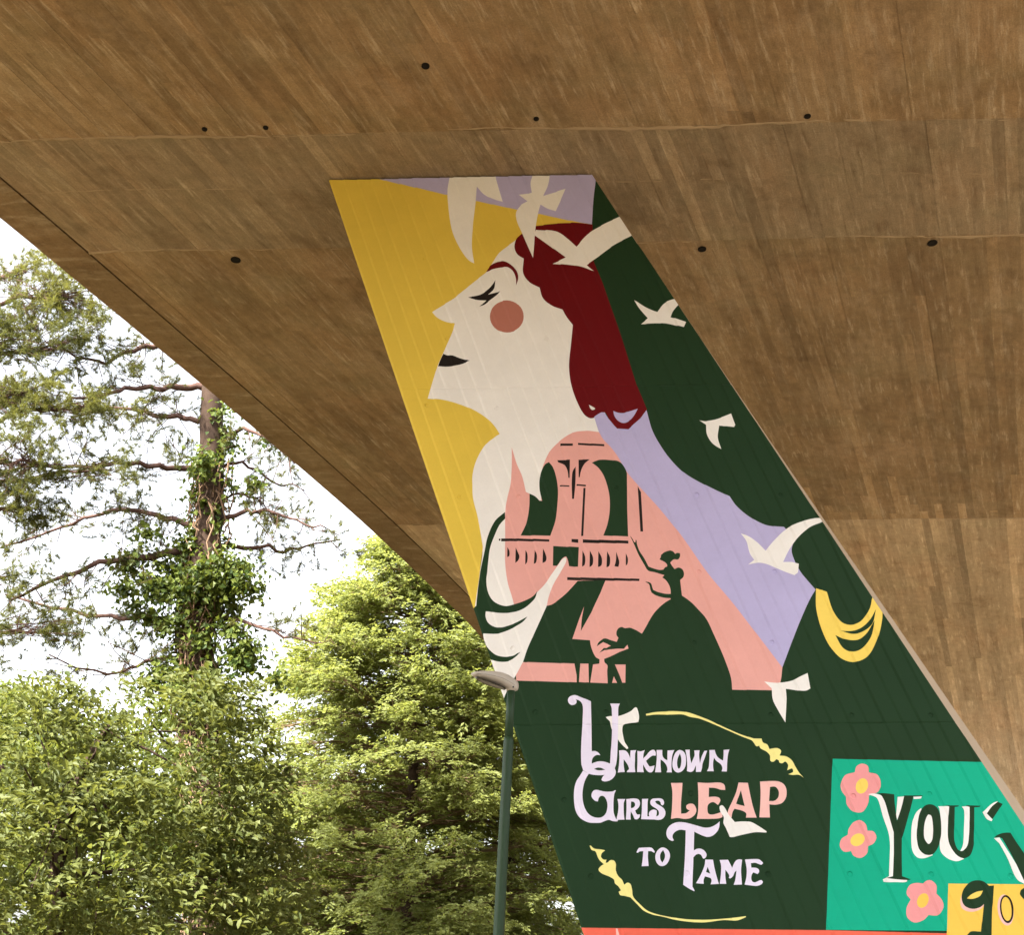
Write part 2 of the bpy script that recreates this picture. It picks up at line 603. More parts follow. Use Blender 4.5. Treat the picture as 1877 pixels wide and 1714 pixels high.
GREEN, WHITE, YELLOW, LILAC, LILAC2, PINK, MAROON, TEAL, CORAL, ROPE, CHEEK, AMBER, PETAL, BLACK, GOLD, PALEPINK = (
    'green', 'white', 'yellow', 'lilac', 'pale_lilac', 'pink', 'maroon', 'teal', 'coral', 'rope_yellow', 'cheek_red',
    'amber', 'petal_pink', 'line_black', 'gold', 'pale_pink')
PAINT = {
    GREEN: (0.014, 0.038, 0.015), WHITE: (0.79, 0.765, 0.735), YELLOW: (0.70, 0.505, 0.072), LILAC: (0.44, 0.405, 0.64),
    LILAC2: (0.74, 0.68, 0.83), PINK: (0.72, 0.36, 0.32), MAROON: (0.125, 0.004, 0.006), TEAL: (0.006, 0.375, 0.225),
    CORAL: (0.78, 0.135, 0.085), ROPE: (0.84, 0.74, 0.27), CHEEK: (0.43, 0.165, 0.125), AMBER: (0.80, 0.52, 0.085),
    PETAL: (0.76, 0.30, 0.30), BLACK: (0.016, 0.012, 0.010), GOLD: (0.82, 0.60, 0.12), PALEPINK: (0.80, 0.47, 0.43)}
MATS = {k: mat_paint('paint_' + k, v) for k, v in PAINT.items()}

SHAPES = []     # (part name, paint, outline in photograph pixels, label)


def smooth(pts, closed=True):
    """rounds an outline through its points, keeping the corners marked with *"""
    n = len(pts)
    out = []
    for i in range(n):
        p0, p1, p2, p3 = pts[i - 1], pts[i], pts[(i + 1) % n], pts[(i + 2) % n]
        a, b, c, d = (np.array(q[:2], float) for q in (p0, p1, p2, p3))
        if p1[2]: a = b
        if p2[2]: d = c
        L = np.hypot(*(c - b))
        k = 1 if (p1[2] and p2[2]) else int(max(1, min(7, L / 2.2)))
        al = lambda x, y: max(1e-3, np.hypot(*(y - x)) ** 0.5)
        t0, t1 = 0.0, al(a, b)
        t2 = t1 + al(b, c)
        t3 = t2 + al(c, d)
        m1 = (c - b) / (t2 - t1)
        if not p1[2]: m1 = (b - a) / (t1 - t0) - (c - a) / (t2 - t0) + (c - b) / (t2 - t1)
        m2 = (c - b) / (t2 - t1)
        if not p2[2]: m2 = (c - b) / (t2 - t1) - (d - b) / (t3 - t1) + (d - c) / (t3 - t2)
        m1, m2 = m1 * (t2 - t1), m2 * (t2 - t1)
        for j in range(k):
            t = j / k
            out.append((2 * t ** 3 - 3 * t ** 2 + 1) * b + (t ** 3 - 2 * t ** 2 + t) * m1
                       + (-2 * t ** 3 + 3 * t ** 2) * c + (t ** 3 - t ** 2) * m2)
    return np.array(out)


def S(name, paint, frame, txt, label=None):
    ox, oy, sc = frame
    pts = []
    for w in txt.split():
        cr = w.endswith('*')
        x, y = w.rstrip('*').split(',')
        pts.append((ox + float(x) / sc, oy + float(y) / sc, cr))
    SHAPES.append((name, paint, smooth(pts), label))


def ELL(name, paint, frame, cx, cy, rx, ry, rot=0, label=None):
    ox, oy, sc = frame
    c, s = math.cos(math.radians(rot)), math.sin(math.radians(rot))
    t = np.linspace(0, 2 * math.pi, 33)[:-1]
    x = cx + rx * np.cos(t) * c - ry * np.sin(t) * s
    y = cy + rx * np.cos(t) * s + ry * np.sin(t) * c
    SHAPES.append((name, paint, np.stack([ox + x / sc, oy + y / sc], 1), label))


PX = (0, 0, 1.0)
A1 = (580, 300, 3.1283)
A2 = (680, 450, 4.285)
A3 = (800, 750, 3.8089)
A4 = (1177, 1000, 2.4)
A5 = (850, 950, 4.6925)
A7 = (1477, 1340, 4.5825)
A8 = (1100, 700, 3.1164)
ZU = (1030, 1265, 10.7125)
ZG = (1040, 1400, 14.283)
ZN = (1120, 1365, 15.642)
ZO = (1220, 1365, 15.642)
ZI = (1120, 1450, 15.642)
ZL = (1220, 1420, 8.161)
ZT2 = (1160, 1500, 11.731)
ZF = (1260, 1560, 12.513)
ZR1 = (1170, 1290, 5.8656)
ZR2 = (1070, 1540, 5.8656)
ZY = (1590, 1440, 6.2544)
ZH = (1040, 680, 8.57)
ZB = (860, 940, 8.57)
ZLd = (1130, 970, 10.7125)
ZP = (1030, 1100, 10.7125)

# yellow sky, lilac corner, white figure
S('painted_sky', YELLOW, PX, "560,300* 690,316* 1084,410* 1000,520* 990,900* 884,1012* 879,1055 874,1104* 868,1125* 840,1160* 560,700*", 'yellow painted sky')
S('painted_corner', LILAC, PX, "640,290* 1120,290* 1092,330* 1088,364 1085,411* 1056,406 992,393 820,357 695,328* 640,318*", 'lilac painted corner at the top')
S('painted_figure', WHITE, PX, "957,428* 944,441 932,450 913,466 904,480 892,498 876,511 853,530 832,547 811,560 792,572* 801,582 815,589 834,593* 829,609 820,630 812,648 801,674 792,703 784,731* 811,733 839,740 867,751 890,765 906,781 916,796* 898,808 884,823 871,850 866,873 866,890 867,913 876,950 885,1002* 884,1020* 868,1130* 870,1165* 890,1225* 915,1300* 932,1261* 960,1214* 1002,1111* 1060,1000* 1110,900* 1110,760* 1060,600* 1000,470*", 'white painted woman in profile')
S('painted_brow', MAROON, A2, "903,208* 940,158 1000,128 1050,126 1110,160 1150,212 1156,262 1140,315* 1138,260 1115,202 1075,172 1030,172 970,184")
S('painted_eye', BLACK, A2, "763,408* 860,385 930,335 978,272* 965,340 920,387* 970,372 1015,360* 985,390 935,430 890,465 850,480* 890,447 907,430* 830,428")
ELL('painted_cheek', CHEEK, A2, 1067, 558, 133, 126)
S('painted_lips', BLACK, A2, "568,850* 600,862 640,864 700,885 775,905* 700,935 600,952 527,950* 545,900")

# hair
S('painted_hair', MAROON, PX, "957,428* 975,415* 992,413 1027,409 1060,408 1086,411* 1088,479* 1104,517* 1140,620* 1166,703* 1186,751* 1174,767 1162,780 1152,787 1143,790 1131,786 1120,777 1115,767 1111,758 1108,756* 1102,756* 1095,763 1083,767 1074,763 1067,755 1057,735 1050,716 1045,695 1043,668 1046,636 1050,596* 1037,578 1031,567* 1011,560 995,546 989,527* 970,517 959,501 960,474* 948,466 943,453 947,437", 'dark red painted hair')
S('painted_figure', WHITE, ZH, "340,530* 380,555 438,597 400,615 360,590")

# lilac ribbon, pink theatre front
S('painted_ribbon', LILAC, PX, "1089,764* 1098,792 1105,804 1122,823 1133,838 1149,865 1181,902 1210,934 1250,984 1298,1052 1345,1108 1392,1169 1434,1224* 1450,1181 1469,1133 1485,1098 1495,1081* 1479,1063 1467,1048 1456,1027 1451,1008 1457,988* 1437,966* 1405,963 1376,949 1350,928 1337,910* 1292,889 1254,867 1228,841 1212,819 1196,790 1185,752* 1174,767* 1152,787* 1131,786* 1115,767* 1108,756* 1102,756*", 'lilac painted ribbon of light')
S('painted_ribbon', LILAC, ZH, "722,630* 780,652 850,662 920,655 1000,632 1105,595* 1050,700 980,780 880,820 790,780 735,700")
S('painted_theatre', PINK, PX, "938,820* 938,855 936,886 930,913 926.5,934 926,986 926,1033 931,1070 938,1093 943,1112* 1002,1111* 1049,1172* 1081,1174* 1083,1184 1087,1196 1092,1205 1099,1209* 1098.6,1217* 1087,1218.6* 1081.8,1252* 1114,1253* 1113,1230 1113.6,1220 1108,1214 1107.5,1208* 1123,1202 1137,1195 1152,1189.6* 1150,1182.6* 1144,1189.6* 1131.8,1189.6 1119.6,1191 1108,1192* 1098.6,1197* 1106.6,1188* 1112,1188* 1119.6,1184.5* 1105.6,1177* 1094,1185* 1097,1178 1105.6,1171* 1111,1171 1119.6,1174 1130.4,1177* 1133.6,1169.6* 1130,1164 1130.8,1156 1135.5,1151 1141,1150 1145,1152 1155,1151 1165,1155.5 1176.6,1162.5* 1182,1153 1200,1123 1219,1105 1230,1098.4* 1250,1092* 1263,1101 1280,1118 1294,1134 1310,1167 1329,1211 1340,1244 1342,1265* 1425,1266* 1431,1248 1434,1224* 1392,1169 1345,1108 1298,1052 1250,984 1210,934 1181,902 1149,865 1133,838 1122,823 1105,804 1098,792* 1073,790 1049,794 1026,809 1007,829 997,850 991,872* 992,918* 980,915* 970,905* 964,902* 957,873 947,850", 'pink painted theatre front')
S('painted_ground', GREEN, PX, "1059,1065* 1110,1064* 1101,1086* 1084,1122.6* 1064.8,1157* 1066.5,1135 1070.6,1112* 1061,1137* 1049,1172.4* 1081.4,1174* 1083,1184 1087,1196 1092.6,1205.5 1099,1209* 1098.6,1217* 1053,1217* 958,1214* 968.5,1186 981,1158 1002,1111* 1010,1109 1018,1104.5 1037.5,1088.5")
W = 'painted_window'
S(W, GREEN, A3, "785,370* 760,385 735,430 720,490 720,560 738,640* 720,640* 690,610 650,590* 648,680 630,790 588,883* 795,885* 830,780 845,660 848,560 835,470 810,400")
S(W, GREEN, A3, "1085,375* 1130,357 1200,355 1280,370 1320,420 1330,450* 1332,700* 1338,890* 1165,885* 1195,800 1210,700 1205,590 1170,470 1130,410")
for k, q in enumerate(("865,243* 952,241* 952,257* 865,259*", "988,238* 1172,245* 1172,259* 988,252*",
          "843,358* 932,355* 930,480* 921,480* 915,430 895,392 850,372*", "992,355* 1070,352* 1030,388 1010,430 1000,478* 993,478*",
          "972,403* 970,520 960,628* 947,628* 945,500 952,435", "862,532* 928,534* 928,543* 862,541*", "978,527* 1043,530* 1043,542* 978,537*",
          "1026,552* 1041,552* 1025,888* 1010,888*", "1405,538* 1428,580* 1443,855* 1424,855*", "436,906* 447,906* 447,920* 436,920*",
          "452,905* 520,903* 788,911* 788,926* 520,922* 452,925*", "943,908* 990,909* 990,935* 943,930*", "1022,912* 1340,920* 1340,940* 1022,935*")):
    S('painted_line', BLACK, A3, q)
for q in ("600,545* 628,590 635,640 628,685 598,700*", "730,545* 765,620 790,690 765,755 725,790*", "885,590* 912,640 918,720 905,790 880,815*",
          "1030,590* 1058,640 1065,700 1045,790 1015,805*", "1160,565* 1195,640 1215,720 1200,770 1152,795*"):
    S('painted_baluster', BLACK, ZB, q)
for q in ("1022,278* 1045,335 1038,405 1018,417*", "1085,280* 1112,340 1106,405 1082,420*", "1158,285* 1188,345 1182,410 1155,422*",
          "1233,286* 1258,345 1250,415 1228,422*", "1312,292* 1325,330 1338,380 1330,422* 1296,416* 1308,370", "1394,303* 1412,350 1406,400 1394,412*"):
    S('painted_baluster', BLACK, A5, q)
S('painted_doorway', GREEN, A5, "770,240* 990,250* 983,420* 907,413* 895,360 880,330 850,345 815,395 800,412* 767,410*")
S('painted_line', BLACK, A5, "890,508* 1512,523* 1510,543* 890,533*")
S('painted_dancer', GREEN, ZLd, "1060,1358* 970,1355 880,1340 760,1300 690,1250* 665,1190 650,1110 635,1080 562,1036* 620,1040 680,1075 700,1140 720,1200* 800,1235 950,1270 1065,1275* 1060,1190 1030,1100 970,1010 900,950* 940,910* 870,885 750,850 640,830* 600,800 560,730 430,500 340,290 265,135* 310,190 350,260 370,270* 375,215* 395,225* 400,290 450,430 540,570 630,740* 780,790 880,805 920,800 950,755 995,738* 995,705 960,660 845,600* 870,550 875,510* 940,455 1060,425 1120,450 1150,490* 1190,470 1245,475* 1250,530 1210,600 1120,600 1055,660* 1090,720 1140,785* 1220,760 1290,790 1325,870 1310,950 1250,1000* 1262,1100 1285,1310* 1285,1480* 1060,1480* 1068,1378*", 'dark green painted dancer in a wide gown')
for q in ("-900,1222* 245,1250* 290,1490* 290,1620* -900,1590*", "360,1255* 520,1255* 530,1625* 335,1615*", "1040,1272* 1250,1270* 1245,1630* 1185,1630* 1130,1480*",
          "1020,1500* 1085,1630* 985,1630*"):
    S('painted_theatre', PINK, ZP, q)
S('painted_figure', WHITE, PX, "1037,1022 1031,1025 1023,1036 1012,1052 998,1072 985,1086* 960,1112* 900,1120* 880,1140* 880,1165* 895,1225* 915,1300* 932,1261* 946,1238* 958.6,1213.8* 968.5,1186 981,1158 994,1129 1002,1111 1005,1097 1010,1082 1017,1067 1027,1050 1038,1028")
S('painted_drapery', GREEN, PX, "925.5,938.5* 907.6,955 894.5,983 888,1012 879,1057 874,1099 873,1111* 850,1130* 860,1165* 885,1215* 897,1208.5* 909,1212.6 924,1213.8 936,1211 946,1204 954,1195.7* 948.7,1198 940.5,1202.7 924,1204.4 910,1201.5 900,1194.5 891.5,1184 887,1172 885.7,1162* 912.5,1162 930,1156.6 948.7,1147 959,1140 967,1130.5* 959,1135 945,1142.5 930,1148 918,1151 904,1148.5 894,1141 890,1130 890.5,1121* 896,1121.5* 912.5,1124 932,1124 948.7,1121 963,1114 974,1104.5 981,1096 985,1084* 977,1093 965,1100 944,1108 930,1111.5 916,1109 904,1102 897,1092 893,1080 891.5,1062.5 893,1051 895,1029 898.5,1005 907,981 916,962 926,950.5*", 'dark green painted folds')

# teal panel, coral band, amber box
S('painted_panel', TEAL, PX, "1526,1391.7* 1960,1401* 2400,1712* 1514,1705.5*", 'teal painted panel')
S('painted_band', CORAL, PX, "950,1700* 1070,1701.5* 1515,1706* 1740,1712* 2600,1725* 2600,2600* 950,2600*", 'coral red painted band along the bottom')
S('painted_band', PALEPINK, ZR2, "345,955* 365,958* 385,1040* 350,1040*")
S('painted_box', AMBER, PX, "1738,1620.4* 2100,1624* 2100,1900* 1730,1900*", 'amber painted box')

# white birds
Bd = 'painted_bird'
S(Bd, WHITE, A1, "765,20* 765,66 752,150 760,280 780,390 820,480 870,550 905,572* 892,480 898,350 912,230 920,132* 960,175 1020,205 1068,217* 1045,140 1025,66 1020,20*", 'large white painted bird cut off by the soffit')
S(Bd, WHITE, A1, "1240,30* 1338,30* 1336,80 1325,130 1300,185* 1360,165 1428,143* 1400,210 1372,272* 1320,255 1285,235* 1270,290 1255,380 1248,470 1242,540* 1215,480 1180,400 1150,330 1145,280 1170,240 1210,215* 1160,178* 1235,168* 1228,110 1240,62", 'white painted bird diving beside the hair')
S(Bd, WHITE, A1, "1248,410* 1258,380* 1380,390 1440,430 1492,475* 1560,400 1650,345 1743,300* 1812,408* 1700,470 1620,530 1550,580* 1590,615* 1520,590 1440,580 1355,575* 1430,538* 1370,495 1300,445", 'white painted bird across the hair')
S(Bd, WHITE, (937, 0, 1.9968), "450,1097* 490,1123 535,1142* 560,1110 590,1096 612,1092* 618,1108* 592,1140 583,1160* 640,1178* 632,1197* 560,1183 475,1186* 500,1165* 470,1130", 'small white painted bird at the right edge')
S(Bd, WHITE, A8, "567,220* 600,225 660,215 700,200 748,180* 772,245* 765,258* 680,250* 672,320 692,385* 640,350 610,300 605,245*", 'small white painted bird on dark green')
S(Bd, WHITE, A8, "803,866* 850,885 900,920 945,965* 1000,900 1080,830 1180,790 1255,780 1272,800* 1200,830 1130,890 1080,960 1045,1030* 1090,1030 1135,1040* 1130,1090* 1110,1105* 1040,1080 950,1042 900,1035 845,1045* 880,1018* 855,980 835,910", 'white painted gull on lilac')
S(Bd, WHITE, A4, "537,600* 600,605 660,595 700,575 728,562* 740,630* 720,640 632,632* 635,680 630,780* 600,730 575,680 570,630*", 'white painted bird below the ribbon')
S(Bd, WHITE, ZU, "858,540* 930,520 1110,515 1280,455 1370,405 1440,345 1465,350 1500,440 1515,550 1500,635* 1300,660 1210,690 1185,780 1200,900 1230,1020 1300,1150 1275,1168* 1180,1080 1080,950 980,780 940,620*", 'white painted bird over the letter U')

# necklace and ropes
S('painted_necklace', GOLD, A4, "765,188* 766,280 790,370 830,450 880,500 935,513 990,490 1035,410 1055,330 1058,282* 1012,230* 1000,280 960,335 920,350 880,340 840,290 812,205*", 'gold painted necklace')
S('painted_necklace_gap', GREEN, A4, "873,377* 920,377 960,365 1000,330 1028,282* 1012,345 975,377 930,390")
S('painted_necklace_gap', GREEN, A4, "850,395* 900,415 950,415 985,390 1022,330* 1008,400 965,455 925,468 885,452")
S('painted_rope', ROPE, ZR1, "82,112* 180,95 380,85 520,95 620,125 750,175 900,245 1080,325 1240,378* 1325,378* 1340,420 1385,440 1410,490* 1500,482 1535,510 1518,562* 1590,570 1650,610 1690,680 1730,745 1778,800* 1730,768 1660,770 1612,762* 1665,735 1655,700 1600,720* 1610,660 1580,625 1545,645 1515,635 1510,615 1485,600* 1450,628 1420,618 1415,560 1380,520 1310,480 1300,455* 1270,463 1245,430 1220,400 1100,350 950,285 800,220 660,165 550,145 480,120 350,122 200,120 85,130*", 'yellow painted rope over the lettering')
S('painted_rope', ROPE, ZR2, "62,65* 75,62* 110,95 180,105 230,115* 195,145 185,185 215,215 245,215* 235,250 260,245* 285,220 325,225 345,260 345,330 370,390 410,430 435,485* 470,462 500,475 520,540 530,610 600,690 680,760 780,800 950,835 1100,855 1300,862 1500,850 1650,835 1740,822* 1745,832* 1650,868 1500,865 1300,890 1150,885 1000,865 860,830 740,805 640,760 570,690 500,620* 440,605 390,595 375,560* 400,545* 370,500 335,470 325,430 280,400 190,360 158,320 190,280 215,265* 165,215 140,160 125,125 85,110", 'yellow painted rope under the lettering')

# lettering: UNKNOWN GIRLS LEAP TO FAME
Lt = 'painted_letter'
S(Lt, LILAC2, ZU, "570,225* 480,185 380,150 290,112 220,105 150,135 118,190 130,250 180,295 240,292 285,255 290,215 270,192* 330,205 385,255 410,330 405,600 395,800 380,1050 375,1300 385,1480 412,1562* 412,1580* 527,1652* 617,1671 707,1678 782,1678 834,1671* 797,1716 774,1768* 797,1791 842,1802 924,1787 992,1746 1044,1678 1060,1611 1038,1538* 1060,1480 1080,1350 1090,1150 1100,900 1105,500 1110,340 1138,270* 945,270* 975,350 980,450 985,700 975,1000 960,1200 945,1450* 860,1420 760,1405 680,1415 585,1450* 590,1380 620,1320 680,1282 755,1285* 720,1240 660,1205 585,1205* 580,700 574,450", 'pale lilac painted capital U')
S('painted_letter_gap', GREEN, ZU, "630,1557* 690,1530 760,1532 850,1570* 780,1582 700,1580")
S(Lt, LILAC2, ZG, "410,190* 330,320 240,460 190,620 170,800 180,1050 215,1230 290,1380 420,1490 560,1550 720,1560 880,1550 980,1510 1090,1480 1180,1510 1250,1520 1310,1520* 1330,1475* 1268,1445* 1215,1300 1205,1100 1215,900 1235,780 1272,712* 1250,700* 1200,730 1130,740 1000,740 880,720 780,695 700,705 645,770 630,850 660,920 740,990 800,1000* 820,910 870,855 930,850 990,900 1030,980 1050,1080 1040,1200 1000,1320 920,1400 820,1425 700,1410 570,1340 480,1220 420,1060 395,850 410,650 450,480 510,350 560,275*", 'pale lilac painted capital G')
S(Lt, LILAC2, ZN, "230,180* 360,172 440,200 500,280 550,400* 552,260 560,180* 720,172* 690,260 685,450 680,650 695,800* 450,805* 470,755 515,720 490,620 430,520 362,430* 362,600 390,800* 195,808* 225,600 238,400", 'pale lilac painted letter N, first of its word')
S(Lt, LILAC2, ZN, "755,190* 850,205 968,165* 935,260 918,410* 1010,320 1090,220 1170,165 1240,165 1285,250 1275,330* 1200,325 1120,370 1000,480* 1060,580 1110,640 1170,630 1245,610* 1225,720 1170,800 1090,805 1020,750 970,670 920,580* 920,700 940,805* 745,800* 755,500", 'pale lilac painted letter K')
S(Lt, LILAC2, ZN, "1305,165* 1470,162* 1478,330 1530,410 1615,460* 1615,300 1620,180* 1815,165* 1760,300 1735,500 1735,700 1745,805* 1590,805* 1615,740 1610,660 1570,570 1500,490 1420,435* 1420,600 1435,805* 1260,805* 1290,600 1310,400", 'pale lilac painted letter N beside the K')
S(Lt, LILAC2, ZO, "400,160 300,220 230,360 195,530 205,670 260,770 340,812 430,795 520,720 575,600 585,430 560,280 490,190", 'pale lilac painted narrow letter O')
S('painted_letter_gap', GREEN, ZO, "412,262* 450,400 445,560 410,680 375,705 340,640 330,500 355,380")
S(Lt, LILAC2, ZO, "565,160* 690,155* 695,330 735,545* 790,420 830,320 820,175* 975,170* 960,300 985,550* 1030,360 1110,190* 1190,185* 1130,370 1060,560 1040,700 1010,790* 870,795* 870,600* 830,690 790,770 730,795 610,770* 620,600 600,350", 'pale lilac painted letter W')
S(Lt, LILAC2, ZO, "1255,165* 1410,160* 1440,270 1500,370 1645,470* 1660,300 1660,165* 1828,150* 1790,280 1765,480 1755,780* 1605,775* 1630,700 1610,610 1560,550 1450,470 1388,380* 1365,500 1362,650 1380,775* 1185,770* 1230,680 1250,520 1258,330", 'pale lilac painted letter N, last of its word')
S(Lt, LILAC2, ZI, "185,240* 410,240* 370,330 362,500 370,700 385,832* 190,838* 160,790* 200,620 212,400", 'pale lilac painted letter I')
S(Lt, LILAC2, ZI, "440,240* 700,230 790,260 828,340 820,430 770,510 690,572* 720,650 750,690 830,680* 815,770 740,825 680,815 640,720 570,595* 560,700 565,830* 425,828* 445,500", 'pale lilac painted letter R')
S('painted_letter_gap', GREEN, ZI, "575,315* 650,325 690,380 685,440 640,490 570,497*")
S(Lt, LILAC2, ZI, "890,240* 1065,235* 1050,330 1045,550 1040,735* 1140,745* 1240,830* 860,822* 880,600 885,400", 'pale lilac painted letter L')
S(Lt, LILAC2, ZI, "1290,225 1420,225 1490,260 1520,330 1510,400 1470,425* 1430,400 1420,340 1380,295 1290,295 1260,320* 1300,370 1400,430 1500,500 1550,580 1560,660 1530,750 1450,825 1330,845 1230,825 1130,780 1085,700 1100,610 1170,555 1250,550 1305,570* 1310,650 1290,745* 1350,720 1375,650 1350,570 1280,510 1180,450 1130,390 1125,310 1170,245", 'pale lilac painted letter S')
S(Lt, PALEPINK, ZL, "80,130* 252,130* 245,250 230,450 232,590* 310,580 360,540* 320,520 310,470 360,440 420,450 460,530 440,600 370,655 280,668 180,655 80,668* 95,500 100,250", 'pink painted letter L')
S(Lt, PALEPINK, ZL, "480,122* 600,130 830,128 880,160 893,235* 820,230 740,205 648,200* 645,340* 740,335 800,350 820,390 785,460* 710,415 640,450 625,500 640,590 690,605 760,590 850,560* 850,640* 800,660 465,668* 485,560 490,300", 'pink painted letter E')
S(Lt, PALEPINK, ZL, "1090,125* 1230,128* 1270,330 1310,500 1360,650* 1200,650* 1205,590 1160,550 1030,515* 1000,570 985,650* 930,640* 930,560 1000,400 1050,280", 'pink painted letter A')
S('painted_letter_gap', GREEN, ZL, "1125,240* 1180,480* 1055,440*")
S(Lt, PALEPINK, ZL, "1412,108* 1550,102 1690,108 1770,150 1808,230 1800,350 1740,430 1650,455 1552,450* 1555,550 1560,648* 1402,645* 1415,450 1420,250", 'pink painted letter P')
S('painted_letter_gap', GREEN, ZL, "1562,190* 1640,188 1690,250 1685,340 1630,395 1548,400*")
S(Bd, WHITE, ZL, "810,480 845,462 890,510 940,600 1035,715* 1150,705 1270,715 1380,770 1510,855* 1505,872* 1330,870 1150,905 1000,940 960,938* 900,800 865,730 870,640 820,560", 'white painted bird under the word LEAP')
S(Lt, LILAC2, ZT2, "130,645* 280,635 400,645 440,680 470,740 450,750* 400,720 330,715* 325,850 340,1035* 190,1040* 215,850 225,715* 150,720 105,750 80,745* 100,690", 'pale lilac painted small letter T')
S(Lt, LILAC2, ZT2, "640,635 540,690 485,800 495,930 560,1020 640,1038 720,1000 785,890 795,780 740,680", 'pale lilac painted round letter O')
S('painted_letter_gap', GREEN, ZT2, "650,690* 690,790 680,880 632,965* 590,890 590,780")
S(Lt, LILAC2, ZT2, "850,500* 780,470 730,400 718,320 750,220 830,140 950,95 1090,95 1250,130 1420,180 1550,210 1680,195 1790,140 1868,75* 1850,220 1790,320 1700,390 1600,410 1470,370 1320,295* 1315,500 1310,700* 1380,665 1450,660 1530,700 1585,790 1570,850 1525,880* 1500,860 1470,800 1420,775 1360,790 1300,850* 1295,1050 1285,1300 1280,1480* 1325,1570 1320,1580* 1220,1530 1080,1440* 1095,1200 1115,900 1130,500 1135,270* 1040,255 940,280 870,340 850,410 880,485*", 'pale lilac painted capital F')
S(Lt, LILAC2, ZF, "410,205* 585,210* 620,400 670,600 720,765* 530,775* 555,700 540,640 400,590* 370,680 375,765* 195,750* 260,640 340,480 395,330", 'pale lilac painted letter A')
S('painted_letter_gap', GREEN, ZF, "465,370* 525,530* 425,490*")
S(Lt, LILAC2, ZF, "740,215* 930,210* 1025,395* 1070,290 1130,215 1180,200 1255,210* 1230,450 1240,650 1252,780* 1060,785* 1090,700 1125,460* 1080,500 1050,580 980,640 950,630* 960,570 920,500 870,440* 870,600 890,765* 740,762* 770,500 770,330", 'pale lilac painted letter M')
S(Lt, LILAC2, ZF, "1320,205* 1500,195 1640,200 1700,240 1740,290 1700,325 1640,310 1560,280 1455,290* 1465,390* 1590,400 1640,440 1640,500 1610,540 1560,520 1510,500 1480,540 1465,640 1490,710 1550,730 1620,700 1690,675 1730,720 1700,770 1600,810 1500,805 1310,780* 1350,620 1360,420", 'pale lilac painted letter E')

# flowers and YOU'V ... go on the teal panel
F1 = 'painted_flower'
S(F1, PETAL, A7, "410,350* 425,300 470,277 520,295 530,350* 600,372 628,440 610,510 530,545* 520,620 470,685 400,680 345,620 338,555* 300,500 295,440 330,375", 'upper pink painted flower with yellow centre')
ELL('painted_flower_centre', GOLD, A7, 470, 465, 50, 66, 20)
S(F1, PETAL, A7, "352,875* 358,830 375,800 400,770 450,752 500,785 515,840* 570,850 592,900 565,950 525,970* 515,1030 460,1070 400,1050 380,1012* 320,1017 285,970 300,910", 'middle pink painted flower with yellow centre')
ELL('painted_flower_centre', GOLD, A7, 435, 917, 64, 50, -30)
S(F1, PETAL, A7, "985,1285* 1010,1262 1050,1258 1095,1300 1095,1370* 1140,1420 1155,1480 1110,1550 1030,1550* 990,1590 910,1613 850,1570 845,1490 880,1420* 845,1370 870,1300 930,1280", 'lower pink painted flower with amber centre')
ELL('painted_flower_centre', AMBER, A7, 982, 1428, 47, 64, 25)
Sh = 'painted_letter_shadow'
S(Sh, WHITE, ZY, "5,105* 60,95 110,100* 200,130* 320,500* 300,1045* 450,1077* 450,1105 320,1112 185,1105 178,1080* 245,1045* 250,600 180,370 110,150 70,125*")
S(Sh, WHITE, ZY, "345,135* 425,128* 390,300* 342,412* 325,350*")
S(Sh, WHITE, ZY, "525,128* 620,128 615,153* 530,160*")
S(Lt, GREEN, ZY, "90,92* 180,92 305,105* 310,200 335,410* 390,250 420,118* 635,118* 620,128* 525,132* 510,200 450,420 395,610* 392,850 395,1045* 495,1080* 480,1087 300,1077 210,1065* 290,1045* 300,800 300,540* 240,330 195,180 150,110", 'dark green painted capital Y')
S(Sh, WHITE, ZY, "615,262* 560,310 515,420 500,600 515,760 570,830 640,840 745,805* 700,600*")
S(Sh, WHITE, ZY, "810,242* 935,240* 960,600* 1000,780 1110,845* 1020,872 920,840 840,760 830,600 840,400 825,265*")
S(Lt, GREEN, ZY, "700,220 640,250 595,330 570,470 565,620 595,740 660,795 740,795 800,730 835,620 845,530 835,350 800,260 750,225", 'dark green painted letter O on teal')
S(Sh, WHITE, ZY, "700,335 665,400 645,520 655,620 700,675 735,640 752,540 745,410 725,345")
S(Sh, WHITE, ZY, "1082,245* 1175,240* 1175,600 1150,690 1090,760 1060,760* 1090,700 1105,500 1108,290")
S(Lt, GREEN, ZY, "885,232* 1050,232* 1040,245 1000,250* 995,500 1000,650 1040,740 1085,755 1140,700 1165,560 1170,250* 1130,240* 1130,230* 1295,235* 1290,247 1225,255* 1220,600 1215,700 1170,810 1110,838 1040,815 960,720 925,620 925,400 935,245*", 'dark green painted letter U on teal')
S(Sh, WHITE, ZY, "1490,183* 1430,210 1320,310* 1370,390 1420,415* 1435,385*")
S(Lt, GREEN, ZY, "1490,192* 1550,215* 1430,392* 1365,325* 1430,240", 'dark green painted apostrophe')
S(Sh, WHITE, ZY, "1450,607* 1510,600* 1820,1090* 1800,1135* 1720,1085 1600,830 1510,665*")
S(Lt, GREEN, ZY, "1450,602* 1500,565 1580,545 1640,545* 1700,640 1800,790* 2000,1100* 2000,1480* 1795,1100* 1660,820 1545,615* 1510,598", 'dark green painted letter V at the edge')
HALO = 'painted_halo'
S(HALO, PALEPINK, ZY, "1078,1260* 1062,1340 1085,1415 1180,1452 1280,1430 1345,1372* 1320,1330*")
